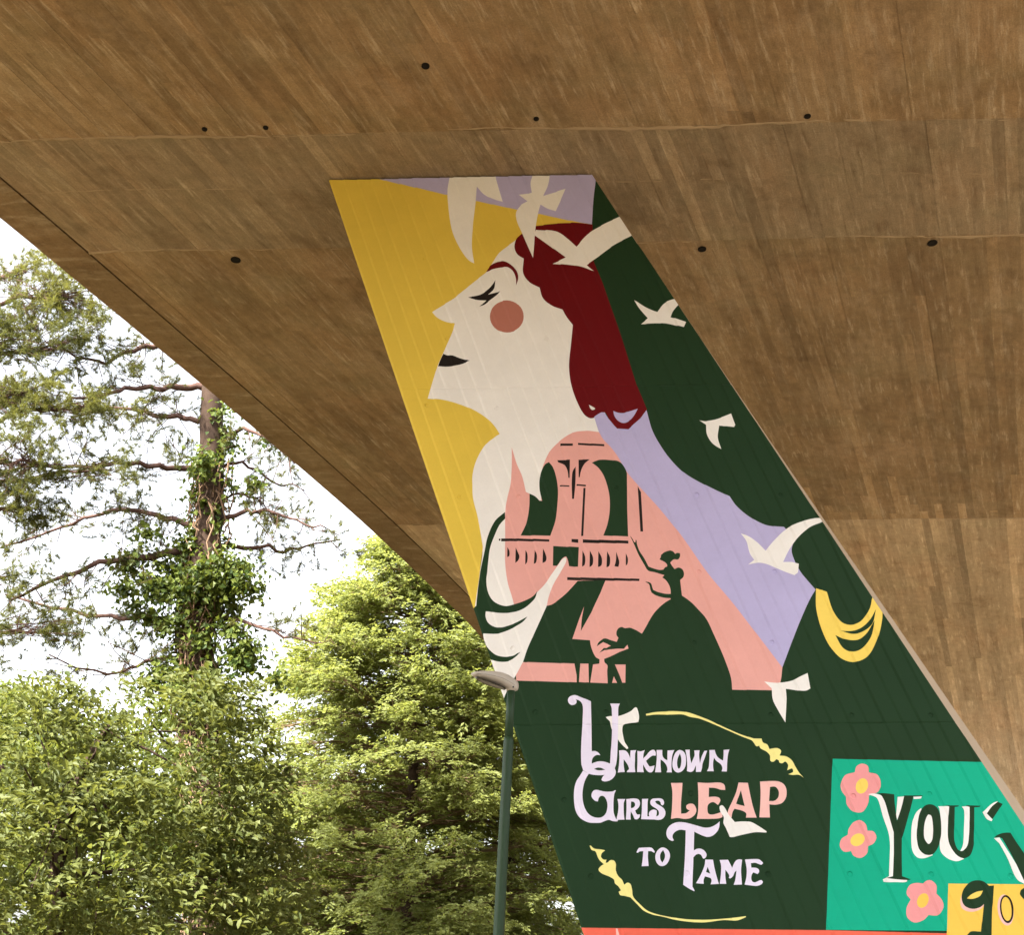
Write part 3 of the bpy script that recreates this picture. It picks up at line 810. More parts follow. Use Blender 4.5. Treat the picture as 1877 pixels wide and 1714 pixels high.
S(Lt, GREEN, ZY, "1260,1090 1180,1110 1105,1190 1078,1290 1110,1380 1200,1418 1290,1400 1335,1365* 1320,1500 1300,1680* 1180,1680 1140,1720* 1140,1800* 1420,1800* 1430,1450 1450,1150* 1395,1155* 1330,1105", 'dark green painted letter g on amber')
S('painted_box', GOLD, ZY, "1325,1210* 1260,1220 1180,1260 1140,1300* 1200,1305 1290,1270")
ELL(HALO, PALEPINK, ZY, 1583, 1432, 92, 180, -8)
ELL(Lt, BLACK, ZY, 1596, 1422, 78, 162, -6, 'black painted thin letter o on amber')
ELL('painted_box', AMBER, ZY, 1594, 1420, 58, 138, -6)
S(Lt, GREEN, ZY, "1795,1175* 1760,1205 1748,1250 1795,1312* 1900,1330* 1900,1170*", 'dark green painted letter at the amber edge')

# --- planar subdivision of the wall: paint outlines, formwork board edges, lift joints and tie-hole dimples
HOLES = [on_wall(*q) for q in ((783, 743), (910, 748), (842, 912), (951, 911), (820, 621), (1001, 621), (1034, 1467), (1083, 1607),
         (1111, 1306), (1413, 1311), (1266, 1455), (1417, 1453), (1260, 1602), (1408, 1603), (1281, 1049), (1272, 1179), (1420, 1048),
         (1415, 1178), (1561, 1312), (1706, 1312), (1564, 1460), (1704, 1456), (1558, 1603), (1707, 1604), (1853, 1607), (1277, 907),
         (1430, 908), (1130, 895), (981, 1306), (940, 1189), (779, 474))]
BOARD = 0.19
zJ = [on_wall(850, 712)[1], on_wall(1000, 1330)[1]]
loops = [np.array(OUTLINE)]
for nm, pt, px_pts, lab in SHAPES:
    loops.append(np.array([on_wall(x, y) for x, y in px_pts]))
P2, E2 = [], []


def add_loop(L, closed=True):
    i = len(P2)
    P2.extend([Vector((float(a), float(b))) for a, b in L])
    n = len(L)
    E2.extend([(i + k, i + (k + 1) % n) for k in range(n if closed else n - 1)])


for L in loops: add_loop(L)
for hu, hz in HOLES:
    for r in (0.031, 0.021):
        add_loop([(hu + r * math.cos(t), hz + r * math.sin(t)) for t in np.linspace(0, 2 * math.pi, 11)[:-1]])
nboards = 60
for i in range(nboards):
    for o in (0.0, 0.028):
        b = i * BOARD + o
        u_at = lambda z: b + uTL + SL * (z - zTL)
        add_loop([(u_at(-0.2), -0.2), (u_at(11.9), 11.9)], False)
for z in zJ:
    for dz in (-0.012, 0.0, 0.012):
        add_loop([(-5, z + dz), (9, z + dz)], False)
verts2, _, faces2, _, _, _ = delaunay_2d_cdt(P2, E2, [], 0, 1e-6)
V2 = np.array([(v.x, v.y) for v in verts2])
F2 = np.array([f for f in faces2 if len(f) == 3])
CEN = V2[F2].mean(axis=1)


def inside(poly, pts):
    x, y = pts[:, 0], pts[:, 1]
    lo, hi = poly.min(0), poly.max(0)
    cand = np.where((x >= lo[0]) & (x <= hi[0]) & (y >= lo[1]) & (y <= hi[1]))[0]
    res = np.zeros(len(pts), bool)
    if len(cand) == 0: return res
    cx, cy = x[cand], y[cand]
    a, b = poly, np.roll(poly, -1, axis=0)
    r = np.zeros(len(cand), bool)
    for (x0, y0), (x1, y1) in zip(a, b):
        if y0 == y1: continue
        c = ((y0 > cy) != (y1 > cy)) & (cx < (x1 - x0) * (cy - y0) / (y1 - y0) + x0)
        r ^= c
    res[cand] = r
    return res


owner = np.full(len(F2), -1)
for k, L in enumerate(loops):
    owner[inside(L, CEN) & ((owner >= 0) | (k == 0))] = k
BOFF = rng.normal(0, 0.003, (3, nboards + 4))


def wall_depth(u, z):
    b = (u - uTL - SL * (z - zTL)) / BOARD + 1e-6
    lift = (z < zJ[0]).astype(int) + (z < zJ[1]).astype(int)
    i = np.floor(b).astype(int)
    t = b - i
    w = 0.028 / BOARD
    here = BOFF[lift, np.clip(i + 1, 0, nboards + 2)] + 0.010 * (1 - t)
    prev = BOFF[lift, np.clip(i, 0, nboards + 2)]
    d = np.where(t < w, prev + (here - prev) * (t / w), here)
    for zj in zJ:
        d = np.where(np.abs(z - zj) < 0.004, d - 0.005, d)
    for hu, hz in HOLES:
        d = np.where(np.hypot(u - hu, z - hz) < 0.025, d - 0.010, d)
    return d


D2 = wall_depth(V2[:, 0], V2[:, 1])
W3 = np.stack([W0.x + T.x * V2[:, 0] + NRM.x * D2, W0.y + T.y * V2[:, 0] + NRM.y * D2, V2[:, 1]], 1)
pier = tag(empty('bridge_pier', wall_pt(4.0, 0)), 'leaning concrete bridge pier covered by a colourful painted mural', 'pier')
groups = {}
for k in range(len(loops)):
    sel = np.where(owner == k)[0]
    if len(sel) == 0: continue
    if k == 0:
        key = ('mural_ground', GREEN, 'dark green painted ground of the mural')
    else:
        nm, pt, _, lab = SHAPES[k - 1]
        if nm in ('painted_letter_gap', 'painted_ground', 'painted_necklace_gap'):
            key = ('mural_ground', GREEN, 'dark green painted ground of the mural')
        elif nm in ('painted_figure', 'painted_theatre', 'painted_ribbon', 'painted_halo', 'painted_letter_shadow',
                    'painted_box', 'painted_band'):
            key = (nm, pt, None)
        else:
            key = (nm, pt, k)
    groups.setdefault(key, []).append((sel, SHAPES[k - 1][3] if k else key[2]))
for (nm, pt, _), lst in groups.items():
    fs = F2[np.concatenate([s for s, _ in lst])]
    used, inv = np.unique(fs, return_inverse=True)
    o = link(nm, mesh_np(nm, W3[used], inv.reshape(fs.shape), 3), MATS[pt], pier)
    lab = next((l for _, l in lst if l), None)
    if lab: o['label'] = lab
# bare concrete behind the painted face, with a chamfer down the right-hand arris
mb = MB()
TH = 1.3
zs = [11.618, zTR, 10.5, 9.0, 7.5, 6.0, 4.5, 3.0, 1.5, 0.0]
lft = lambda z: uTL + SL * (z - zTL)
rgt = lambda z: uTR + SR * (z - zTR)
chf = lambda z: float(np.interp(z, [3.0, 5.0, 7.0, 8.5, 11.6], [0.20, 0.14, 0.055, 0.008, 0.0])) * (1 + 0.06 * math.sin(z * 5))
for a, b in zip(zs[:-1], zs[1:]):
    L = lambda z: [wall_pt(lft(z) + 0.004, z, -0.008), wall_pt(lft(z) + 0.45, z, -TH), wall_pt(rgt(z) + chf(z), z, -TH),
                   wall_pt(rgt(z) + chf(z), z, -chf(z)), wall_pt(rgt(z) - 0.004, z, -0.004)]
    A_, B_ = L(a), L(b)
    for k in range(4):
        mb.face([A_[k], A_[k + 1], B_[k + 1], B_[k]])
mb.build('concrete_body', M_PALE, pier)

# ------------------------------------------------------------------ lamp post
M_POST = mat_simple('green_post_paint', (0.020, 0.043, 0.019), 0.5, 0.22, 0.15, 8)
M_LAMP = mat_simple('lamp_housing', (0.42, 0.37, 0.31), 0.5, 0.4, 0.15, 9)
M_LENS = mat_simple('lamp_lens', (0.03, 0.026, 0.022), 0.25, 0.5)
LY = 10.9
top = at(937, 1264, LY)
low = at(914, 1714, LY)
foot = low + (low - top) * (low.z / (top.z - low.z))
foot.z = 0
lamp = tag(empty('street_lamp', foot), 'slim green street lamp with a pale flat head in front of the mural', 'street lamp')
axis = (top - foot)
mid = foot + axis * ((at(927, 1352, LY).z) / top.z)
mb = MB()
mb.tube([foot, foot + axis * 0.3, mid - axis * 0.01, mid], [0.056, 0.054, 0.050, 0.044], 18)
mb.build('lower_post', M_POST, lamp, smooth=True)
mb = MB()
mb.tube([mid - axis * 0.004, mid + (top - mid) * 0.5, top], [0.043, 0.041, 0.040], 18)
mb.build('upper_post', M_POST, lamp, smooth=True)
# lantern: flat tapered housing reaching left, opening downwards
hd = (Vector((-0.92, -0.38, 0.0))).normalized()
sdv = Vector((0, 0, 1)).cross(hd).normalized()


def ringsec(c, w, h, tilt=0.0):
    return [c + sdv * (math.cos(t) * w) + Vector((0, 0, 1)) * (math.sin(t) * (h * 1.25 if math.sin(t) > 0 else h))
            for t in [2 * math.pi * k / 16 for k in range(16)]]


mb = MB()
base = top + Vector((0.02, 0, 0.0))
prof = [(-0.045, 0.035, 0.040, 0.03), (0.0, 0.050, 0.062, 0.035), (0.06, 0.062, 0.066, 0.06), (0.14, 0.078, 0.060, 0.085),
        (0.24, 0.085, 0.050, 0.10), (0.34, 0.078, 0.036, 0.108), (0.41, 0.058, 0.022, 0.112), (0.445, 0.022, 0.010, 0.113)]
mb.loft([ringsec(base + hd * d + Vector((0, 0, up)), w, h) for d, w, h, up in prof])
house = mb.build('lamp_head', M_LAMP, lamp, smooth=True)
mb = MB()
rings = []
for d, w, up in ((0.09, 0.030, -0.006), (0.15, 0.060, 0.010), (0.26, 0.068, 0.034), (0.35, 0.054, 0.060), (0.40, 0.024, 0.082)):
    rings.append([base + hd * d + sdv * (math.cos(t) * w) + Vector((0, 0, up + 0.008 * math.sin(t))) for t in
                  [2 * math.pi * k / 12 for k in range(12)]])
mb.loft(rings)
mb.build('lamp_lens', M_LENS, lamp)
mb = MB()                                                 # seam between the two halves of the housing
mb.loft([ringsec(base + hd * d + Vector((0, 0, up - 0.004)), w * 1.03, 0.004) for d, w, h, up in prof[1:-1]])
mb.build('lamp_seam', M_LENS, lamp)
for sg in (-1, 1):
    mb = MB()
    q = top + Vector((0, 0, 0.012)) + sdv * 0.046 * sg
    mb.tube([q, q + sdv * 0.012 * sg], [0.010, 0.009], 8)
    mb.build('clamp_bolt', M_LENS, lamp)
mb = MB()
mb.tube([top - axis * 0.004, top + Vector((0, 0, 0.045))], [0.047, 0.046], 16)
mb.build('lamp_collar', M_LAMP, lamp, smooth=True)

# ------------------------------------------------------------------ trees
L_IVY = mat_leaf('ivy_leaf', (0.025, 0.052, 0.013), (0.14, 0.175, 0.035), 0.35, 0.42)
L_PINE = mat_leaf('pine_needle', (0.030, 0.045, 0.020), (0.165, 0.17, 0.040), 0.4, 0.6)
L_BROAD = mat_leaf('broad_leaf', (0.046, 0.068, 0.016), (0.155, 0.172, 0.050), 0.42, 0.58)
L_CON = mat_leaf('conifer_spray', (0.150, 0.178, 0.056), (0.255, 0.290, 0.098), 0.54, 0.6)
L_BACK = mat_leaf('far_leaf', (0.050, 0.080, 0.018), (0.17, 0.20, 0.045), 0.45, 0.5)


def unit(a):
    return a / np.maximum(1e-9, np.linalg.norm(a, axis=1))[:, None]


def leaf_cloud(name, cen, axis_, nrm, length, width, mat, parent, rnd=None, fold=0.25):
    """one mesh of folded, pointed leaves"""
    n = len(cen)
    ax = unit(axis_)
    side = unit(np.cross(ax, nrm))
    up = np.cross(side, ax)
    length = np.broadcast_to(length, n)[:, None]
    width = np.broadcast_to(width, n)[:, None]
    v = np.empty((n, 4, 3))
    v[:, 0] = cen - ax * length * 0.5
    v[:, 1] = cen - ax * length * 0.05 + side * width * 0.5 + up * width * fold
    v[:, 2] = cen + ax * length * 0.5 - up * length * 0.08
    v[:, 3] = cen - ax * length * 0.05 - side * width * 0.5 + up * width * fold
    i = np.arange(n)[:, None] * 4
    f = np.concatenate([i + [0, 1, 2], i + [0, 2, 3]], 1).reshape(-1, 3)
    me = mesh_np(name, v.reshape(-1, 3), f, 3)
    r = rng.random(n) if rnd is None else rnd
    face_attr(me, 'rnd', np.repeat(np.clip(r, 0, 1), 2))
    return tag(link(name, me, mat, parent), kind='stuff')


def needle_cloud(name, pos, dirs, mat, parent, per=16, length=0.12, width=0.012, rnd=None):
    n = len(pos)
    P = np.repeat(pos, per, 0)
    Dm = np.repeat(unit(dirs), per, 0)
    R = unit(rng.normal(size=P.shape))
    d = unit(Dm * rng.uniform(0.2, 1.1, (len(P), 1)) + R * 0.85)
    side = unit(np.cross(d, rng.normal(size=P.shape))) * width * 0.5
    st = P + Dm * rng.uniform(-0.10, 0.02, (len(P), 1))
    v = np.stack([st - side, st + side, st + d * length * rng.uniform(0.6, 1.15, (len(P), 1))], 1)
    me = mesh_np(name, v.reshape(-1, 3), np.arange(len(P) * 3).reshape(-1, 3), 3)
    r = rng.random(n) if rnd is None else rnd
    face_attr(me, 'rnd', np.clip(np.repeat(r, per) + rng.normal(0, 0.1, len(P)), 0, 1))
    return tag(link(name, me, mat, parent), kind='stuff')


def rv(s=1.0):
    return Vector(rng.normal(0, s, 3))


def path(pts, n=6, jit=0.0):
    c = catmull([tuple(p) for p in pts], n)
    out = [Vector(p) for p in c]
    return [out[0]] + [p + rv(jit) for p in out[1:-1]] + [out[-1]]


# --- ivy-clad pine
PY = 25.0
tr = [at(392, 1560, PY), at(366, 1250, PY), at(362, 1150, PY), at(378, 1030, PY), at(386, 900, PY), at(388, 740, PY), at(402, 560, PY + 0.3), at(400, 420, PY + 0.8)]
b0 = tr[0].copy(); b0.z = 0.0
tr = [b0] + tr
pine = tag(empty('pine_tree', b0), 'tall pine with ivy up its trunk, rising beside the bridge edge', 'tree')
mb = MB()
tp = path(tr, 5, 0.02)
mb.tube(tp, [0.46 - 0.24 * i / len(tp) for i in range(len(tp))], 14, 0.10)
mb.build('trunk', M_BARK, pine, smooth=True)
BR = [  # limbs of the pine as pixels and distances
    ([(388, 712, 25), (352, 708, 25), (300, 712, 24.6), (245, 712, 24.2), (190, 722, 23.8), (120, 735, 23.4)], 0.085),
    ([(388, 774, 25), (350, 770, 25), (300, 762, 25.4), (255, 752, 25.8), (205, 748, 26.2), (130, 765, 26.8)], 0.07),
    ([(388, 866, 25), (352, 862, 25), (290, 855, 24.6), (215, 850, 24.0), (140, 858, 23.6), (30, 850, 23.0)], 0.075),
    ([(372, 964, 25), (345, 960, 25), (290, 945, 25.4), (235, 934, 25.8), (170, 945, 26.2), (90, 975, 26.6), (0, 1005, 27)], 0.07),
    ([(372, 1014, 25), (345, 1010, 25), (270, 1022, 24.4), (200, 1030, 24), (120, 1055, 23.6), (20, 1100, 23)], 0.09),
    ([(372, 1144, 25), (335, 1140, 25), (280, 1133, 25.2), (225, 1130, 25.4), (130, 1118, 25.8), (10, 1090, 26.2)], 0.08),
    ([(388, 634, 25), (330, 630, 25), (285, 632, 24.6), (230, 645, 24.2), (180, 662, 24), (110, 640, 23.5)], 0.075),
    ([(408, 958, 25), (460, 940, 24.8), (490, 934, 24.8), (540, 955, 24.6), (598, 968, 24.4)], 0.05),
    ([(405, 915, 25), (450, 905, 25.4), (480, 920, 25.4), (492, 940, 25.4)], 0.03),
    ([(400, 1000, 25), (460, 1002, 25.5), (520, 1010, 26), (560, 1000, 26.5), (620, 990, 27)], 0.05),
    ([(405, 800, 25), (450, 790, 24.6), (490, 800, 24.2), (540, 850, 24)], 0.05),
    ([(395, 1130, 25), (450, 1140, 24.6), (520, 1165, 24.2), (580, 1180, 23.8)], 0.045),
    ([(372, 1209, 25), (340, 1205, 25), (270, 1215, 24.5), (200, 1235, 24.2), (90, 1200, 24)], 0.05),
    ([(400, 860, 25), (450, 850, 25.5), (500, 880, 26), (560, 900, 26.2)], 0.04),
]
pos, dirs, rnd = [], [], []
for pts, r0 in BR:
    P_ = path([at(*q) for q in pts], 4, 0.035)
    mb = MB()
    mb.tube(P_, [1.3 * r0 * (1 - 0.75 * i / (len(P_) - 1)) for i in range(len(P_))], 7, 0.08)
    right = pts[-1][0] > 400
    n = int(len(P_) * (0.9 if right else 1.35))
    for k in range(n):
        t = 0.22 + 0.78 * (k + random.random()) / n
        q = P_[min(len(P_) - 1, int(t * (len(P_) - 1)))]
        along = (P_[-1] - P_[0]).normalized()
        d = (along * random.uniform(0.1, 0.9) + rv(0.75) + Vector((0, 0, random.uniform(-0.5, 0.25)))).normalized()
        L = random.uniform(0.45, 1.25) * (0.8 if right else 1.0)
        tw = [q, q + d * L * 0.5 + rv(0.05), q + d * L + rv(0.08) + Vector((0, 0, 0.05))]
        mb.tube(tw, [0.014, 0.010, 0.006], 4, cap=False)
        for j in range(random.randint(3, 5)):
            s = random.uniform(0.3, 1.0)
            d2 = (d * 0.5 + rv(0.6) + Vector((0, 0, 0.15))).normalized()
            l2 = random.uniform(0.18, 0.5)
            a = tw[0].lerp(tw[2], s)
            e = a + d2 * l2
            mb.tube([a, e], [0.006, 0.004], 3, cap=False)
            lit = random.random()
            for g in range(random.randint(1, 3)):
                pos.append(e - d2 * 0.09 * g + rv(0.03)); dirs.append(d2); rnd.append(lit)
    mb.build('limb', M_TWIG, pine, smooth=True)
needle_cloud('crown', np.array(pos), np.array(dirs), L_PINE, pine, 26, 0.16, 0.012, np.array(rnd) * 0.8)

# --- ivy on the trunk
ivy = tag(empty('ivy', b0 + Vector((0, -0.4, 0))), 'dark glossy ivy with bare stems climbing the pine trunk', 'ivy')
cen, nr = [], []


def blob(px, py, Y, rx, ry, rz, n, lst, nl, shell=0.55):
    sc = Y * 1.0 / FPX * 1.02
    n = int(n * 1.45)
    k = max(3, n // 110)
    for j in range(k):                                       # many ragged tufts rather than one ball
        c = np.array(at(px, py, Y)) + rng.normal(0, 0.48, 3) * np.array([rx * sc, rz, ry * sc])
        m_ = int(n / k * rng.uniform(0.5, 1.5))
        d = unit(rng.normal(size=(m_, 3)))
        r = np.abs(rng.normal(0.0, 0.30, (m_, 1)))
        lst.append(c + d * r * np.array([1.1, 1.0, 0.9]) + np.array([0, 0, -0.1]) * r)
        nl.append(d)


for q in ((368, 1060, 24.75, 112, 95, 1.0, 2600), (300, 1040, 24.7, 60, 70, 0.7, 700), (430, 1050, 24.7, 60, 75, 0.7, 700), (395, 860, 24.7, 48, 60, 0.55, 330),
          (392, 770, 24.7, 45, 55, 0.5, 170), (440, 1190, 24.6, 62, 48, 0.6, 700), (352, 1240, 24.6, 75, 55, 0.6, 800), (330, 1130, 24.7, 40, 50, 0.5, 350),
          (375, 1330, 24.7, 70, 90, 0.7, 800), (470, 800, 24.7, 45, 36, 0.5, 170), (452, 880, 24.8, 40, 25, 0.4, 110), (385, 1560, 24.6, 55, 120, 0.6, 500)):
    blob(*q, cen, nr)
for q in tp:
    if 2.5 < q.z < 14:
        for j in range(3):
            m_ = int(rng.uniform(5, 45))
            a_ = rng.uniform(math.pi * 0.9, math.pi * 2.1)
            c_ = np.array(q) + np.array([math.cos(a_) * 0.42, math.sin(a_) * 0.42, rng.uniform(-0.4, 0.4)])
            d_ = unit(rng.normal(size=(m_, 3)))
            cen.append(c_ + d_ * np.abs(rng.normal(0, 0.22, (m_, 1))))
            nr.append(d_)
cen, nr = np.concatenate(cen), np.concatenate(nr)
nn = unit(nr + np.array([0, -0.3, 0.9]) + rng.normal(0, 0.5, cen.shape))
ax = unit(np.cross(nn, rng.normal(size=cen.shape)) + np.array([0, 0, -0.5]))
leaf_cloud('ivy_leaves', cen, ax, nn, rng.uniform(0.10, 0.19, len(cen)), rng.uniform(0.09, 0.15, len(cen)), L_IVY, ivy)
M_VINE = mat_simple('ivy_stem', (0.20, 0.13, 0.085), 0.85, 0.1, 0.3, 4)
mb = MB()
for k in range(120):
    z0 = random.uniform(0.5, 12)
    i = min(range(len(tp)), key=lambda j: abs(tp[j].z - z0))
    a = random.uniform(math.pi, 2 * math.pi)
    pts = []
    for j in range(7):
        q = tp[min(len(tp) - 1, max(0, i + j // 2))]
        zz = z0 + j * random.uniform(0.15, 0.35)
        ctr = Vector((q.x, q.y, zz))
        a += random.uniform(-0.5, 0.5)
        rr = 0.44 + random.uniform(0, 0.12)
        pts.append(ctr + Vector((math.cos(a) * rr, math.sin(a) * rr, 0)))
    mb.tube(pts, random.uniform(0.010, 0.022), 5, cap=False)
mb.build('ivy_stem', M_VINE, ivy, smooth=True)

# --- second pine, standing out of frame at the left with its branches reaching in
PY2 = 23.0
b2 = at(-260, 1500, PY2); b2.z = 0
pine2 = tag(empty('pine_tree', b2), 'pine reaching bright needle sprays in from the left edge', 'tree')
t2 = at(-240, 300, PY2)
mb = MB()
tp2 = path([b2, Vector((b2.x + 0.1, b2.y, 5)), Vector((t2.x, t2.y, t2.z))], 6, 0.03)
mb.tube(tp2, [0.34 - 0.2 * i / len(tp2) for i in range(len(tp2))], 12, 0.1)
mb.build('trunk', M_BARK, pine2, smooth=True)
pos, dirs, rnd = [], [], []
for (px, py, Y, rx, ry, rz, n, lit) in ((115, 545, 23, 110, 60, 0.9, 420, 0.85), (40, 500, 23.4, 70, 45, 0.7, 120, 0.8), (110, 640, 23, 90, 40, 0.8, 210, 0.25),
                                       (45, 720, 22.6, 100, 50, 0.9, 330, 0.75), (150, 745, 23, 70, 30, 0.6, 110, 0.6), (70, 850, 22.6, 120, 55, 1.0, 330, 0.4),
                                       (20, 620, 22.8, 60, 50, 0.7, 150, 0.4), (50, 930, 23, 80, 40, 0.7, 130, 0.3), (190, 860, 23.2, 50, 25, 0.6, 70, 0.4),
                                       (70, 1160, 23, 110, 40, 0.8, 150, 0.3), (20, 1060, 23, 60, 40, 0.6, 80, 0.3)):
    c = at(px, py, Y)
    root = Vector((b2.x, b2.y, c.z - random.uniform(0.0, 0.8)))
    mb = MB()
    bp = path([root, root.lerp(c, 0.5) + Vector((0, 0, 0.15)), c], 5, 0.05)
    mb.tube(bp, [0.07 - 0.05 * i / len(bp) for i in range(len(bp))], 7, 0.1)
    sc = Y / FPX
    for k in range(n):
        if k % 9 == 0: sub = Vector((random.gauss(0, 0.62) * rx * sc, random.gauss(0, 0.6) * rz, random.gauss(0, 0.6) * ry * sc))
        d = Vector(unit(rng.normal(size=(1, 3)))[0])
        e = c + sub + rv(0.17)
        if k % 3 == 0:
            s_ = bp[-1 - random.randint(0, 5)]
            mb.tube([s_, s_.lerp(e, 0.5) + rv(0.06), e], [0.012, 0.008, 0.005], 3, cap=False)
        dd = (d + Vector((0, 0, 0.5))).normalized()
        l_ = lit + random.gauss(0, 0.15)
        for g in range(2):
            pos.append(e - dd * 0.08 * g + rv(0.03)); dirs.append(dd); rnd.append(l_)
    mb.build('limb', M_TWIG, pine2, smooth=True)
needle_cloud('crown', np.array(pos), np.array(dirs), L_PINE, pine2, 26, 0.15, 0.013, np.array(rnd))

# --- broad-leaved tree in front, low left
BY = 20.0
bb = at(105, 1714, BY); bb.z = 0
broad = tag(empty('broadleaf_tree', bb), 'dense broad-leaved tree with drooping matt leaves at lower left', 'tree')
mb = MB()
bt = path([bb, at(105, 1680, BY), at(110, 1560, BY), at(150, 1420, BY + 0.2), at(200, 1330, BY + 0.3)], 5, 0.02)
mb.tube(bt, [0.17 - 0.12 * i / len(bt) for i in range(len(bt))], 10, 0.08)
mb.build('trunk', M_BARK, broad, smooth=True)
cl = []      # twig ends that carry leaves
for (px, py, Y, rx, ry, rz, n) in ((95, 1400, 20.0, 150, 150, 1.8, 150), (330, 1400, 20.3, 175, 165, 1.9, 190), (190, 1560, 19.7, 260, 170, 2.0, 330),
                                  (450, 1470, 20.5, 100, 150, 1.5, 130), (470, 1630, 21.0, 110, 120, 1.5, 110), (20, 1560, 19.4, 130, 190, 1.6, 150),
                                  (330, 1680, 20.0, 200, 110, 1.8, 170), (100, 1300, 20.3, 70, 60, 0.9, 40), (400, 1285, 20.6, 90, 50, 1.1, 50)):
    c = at(px, py, Y)
    sc = Y / FPX
    d = unit(rng.normal(size=(n, 3)))
    r = 0.35 + 0.65 * rng.random((n, 1)) ** 0.5
    cl.append(np.array(c) + d * r * np.array([rx * sc, rz, ry * sc]))
ends = np.concatenate(cl)
for k in range(16):
    e = Vector(ends[rng.integers(len(ends))])
    s_ = bt[random.randint(6, len(bt) - 1)]
    mb = MB()
    mb.tube(path([s_, s_.lerp(e, 0.5) + Vector((0, 0, 0.12)) + rv(0.08), e], 4, 0.02), [0.028 - 0.02 * i / 9 for i in range(9)], 6, cap=False)
    mb.build('limb', M_BARK, broad, smooth=True)
cen, ax, nn, rr = [], [], [], []
for e in ends:
    nl = random.randint(12, 18)
    dv = unit(rng.normal(size=(1, 3)) * np.array([1, 1, 0.35]))[0]
    lit = random.random()
    for j in range(nl):
        p = e + dv * rng.uniform(-0.37, 0.37) + rng.normal(0, 0.10, 3) * np.array([1, 1, 0.45])
        a_ = np.array([rng.normal(0.35, 0.7), rng.normal(0, 0.7), rng.normal(-0.28, 0.3)])
        cen.append(p); ax.append(a_); nn.append(np.array([rng.normal(-0.1, 0.35), rng.normal(-0.4, 0.4), 1.0])); rr.append(lit * 0.5 + rng.random() * 0.5)
cen, ax, nn, rr = map(np.array, (cen, ax, nn, rr))
near = np.argsort(np.linalg.norm(cen - np.array(EYE), axis=1))[:300]
rest = np.setdiff1d(np.arange(len(cen)), near)
leaf_cloud('crown', cen[rest], ax[rest], nn[rest], rng.uniform(0.10, 0.24, len(rest)), rng.uniform(0.05, 0.11, len(rest)), L_BROAD, broad, rr[rest])
lm = bpy.data.meshes.new('leaf')
lm.from_pydata([(-0.065, 0, 0), (-0.02, 0.030, 0.010), (0.03, 0.026, 0.006), (0.072, 0, -0.012), (0.03, -0.026, 0.006), (-0.02, -0.030, 0.010), (0.0, 0, 0)], [],
               [(0, 6, 1), (1, 6, 2), (2, 6, 3), (0, 5, 6), (5, 4, 6), (4, 3, 6)])
face_attr(lm, 'rnd', np.full(6, 0.6))
lm.materials.append(L_BROAD)
for i in near:
    a_ = Vector(ax[i]).normalized()
    s_ = a_.cross(Vector(nn[i])).normalized()
    u_ = s_.cross(a_)
    o = bpy.data.objects.new('leaf', lm)
    col.objects.link(o)
    mt = Matrix((a_, s_, u_)).transposed().to_4x4()
    mt = mt @ Matrix.Scale(random.uniform(0.85, 1.45), 4)
    mt.translation = Vector(cen[i])
    o.parent = broad
    o.matrix_parent_inverse = Matrix.Translation(broad.location).inverted()
    o.matrix_basis = mt


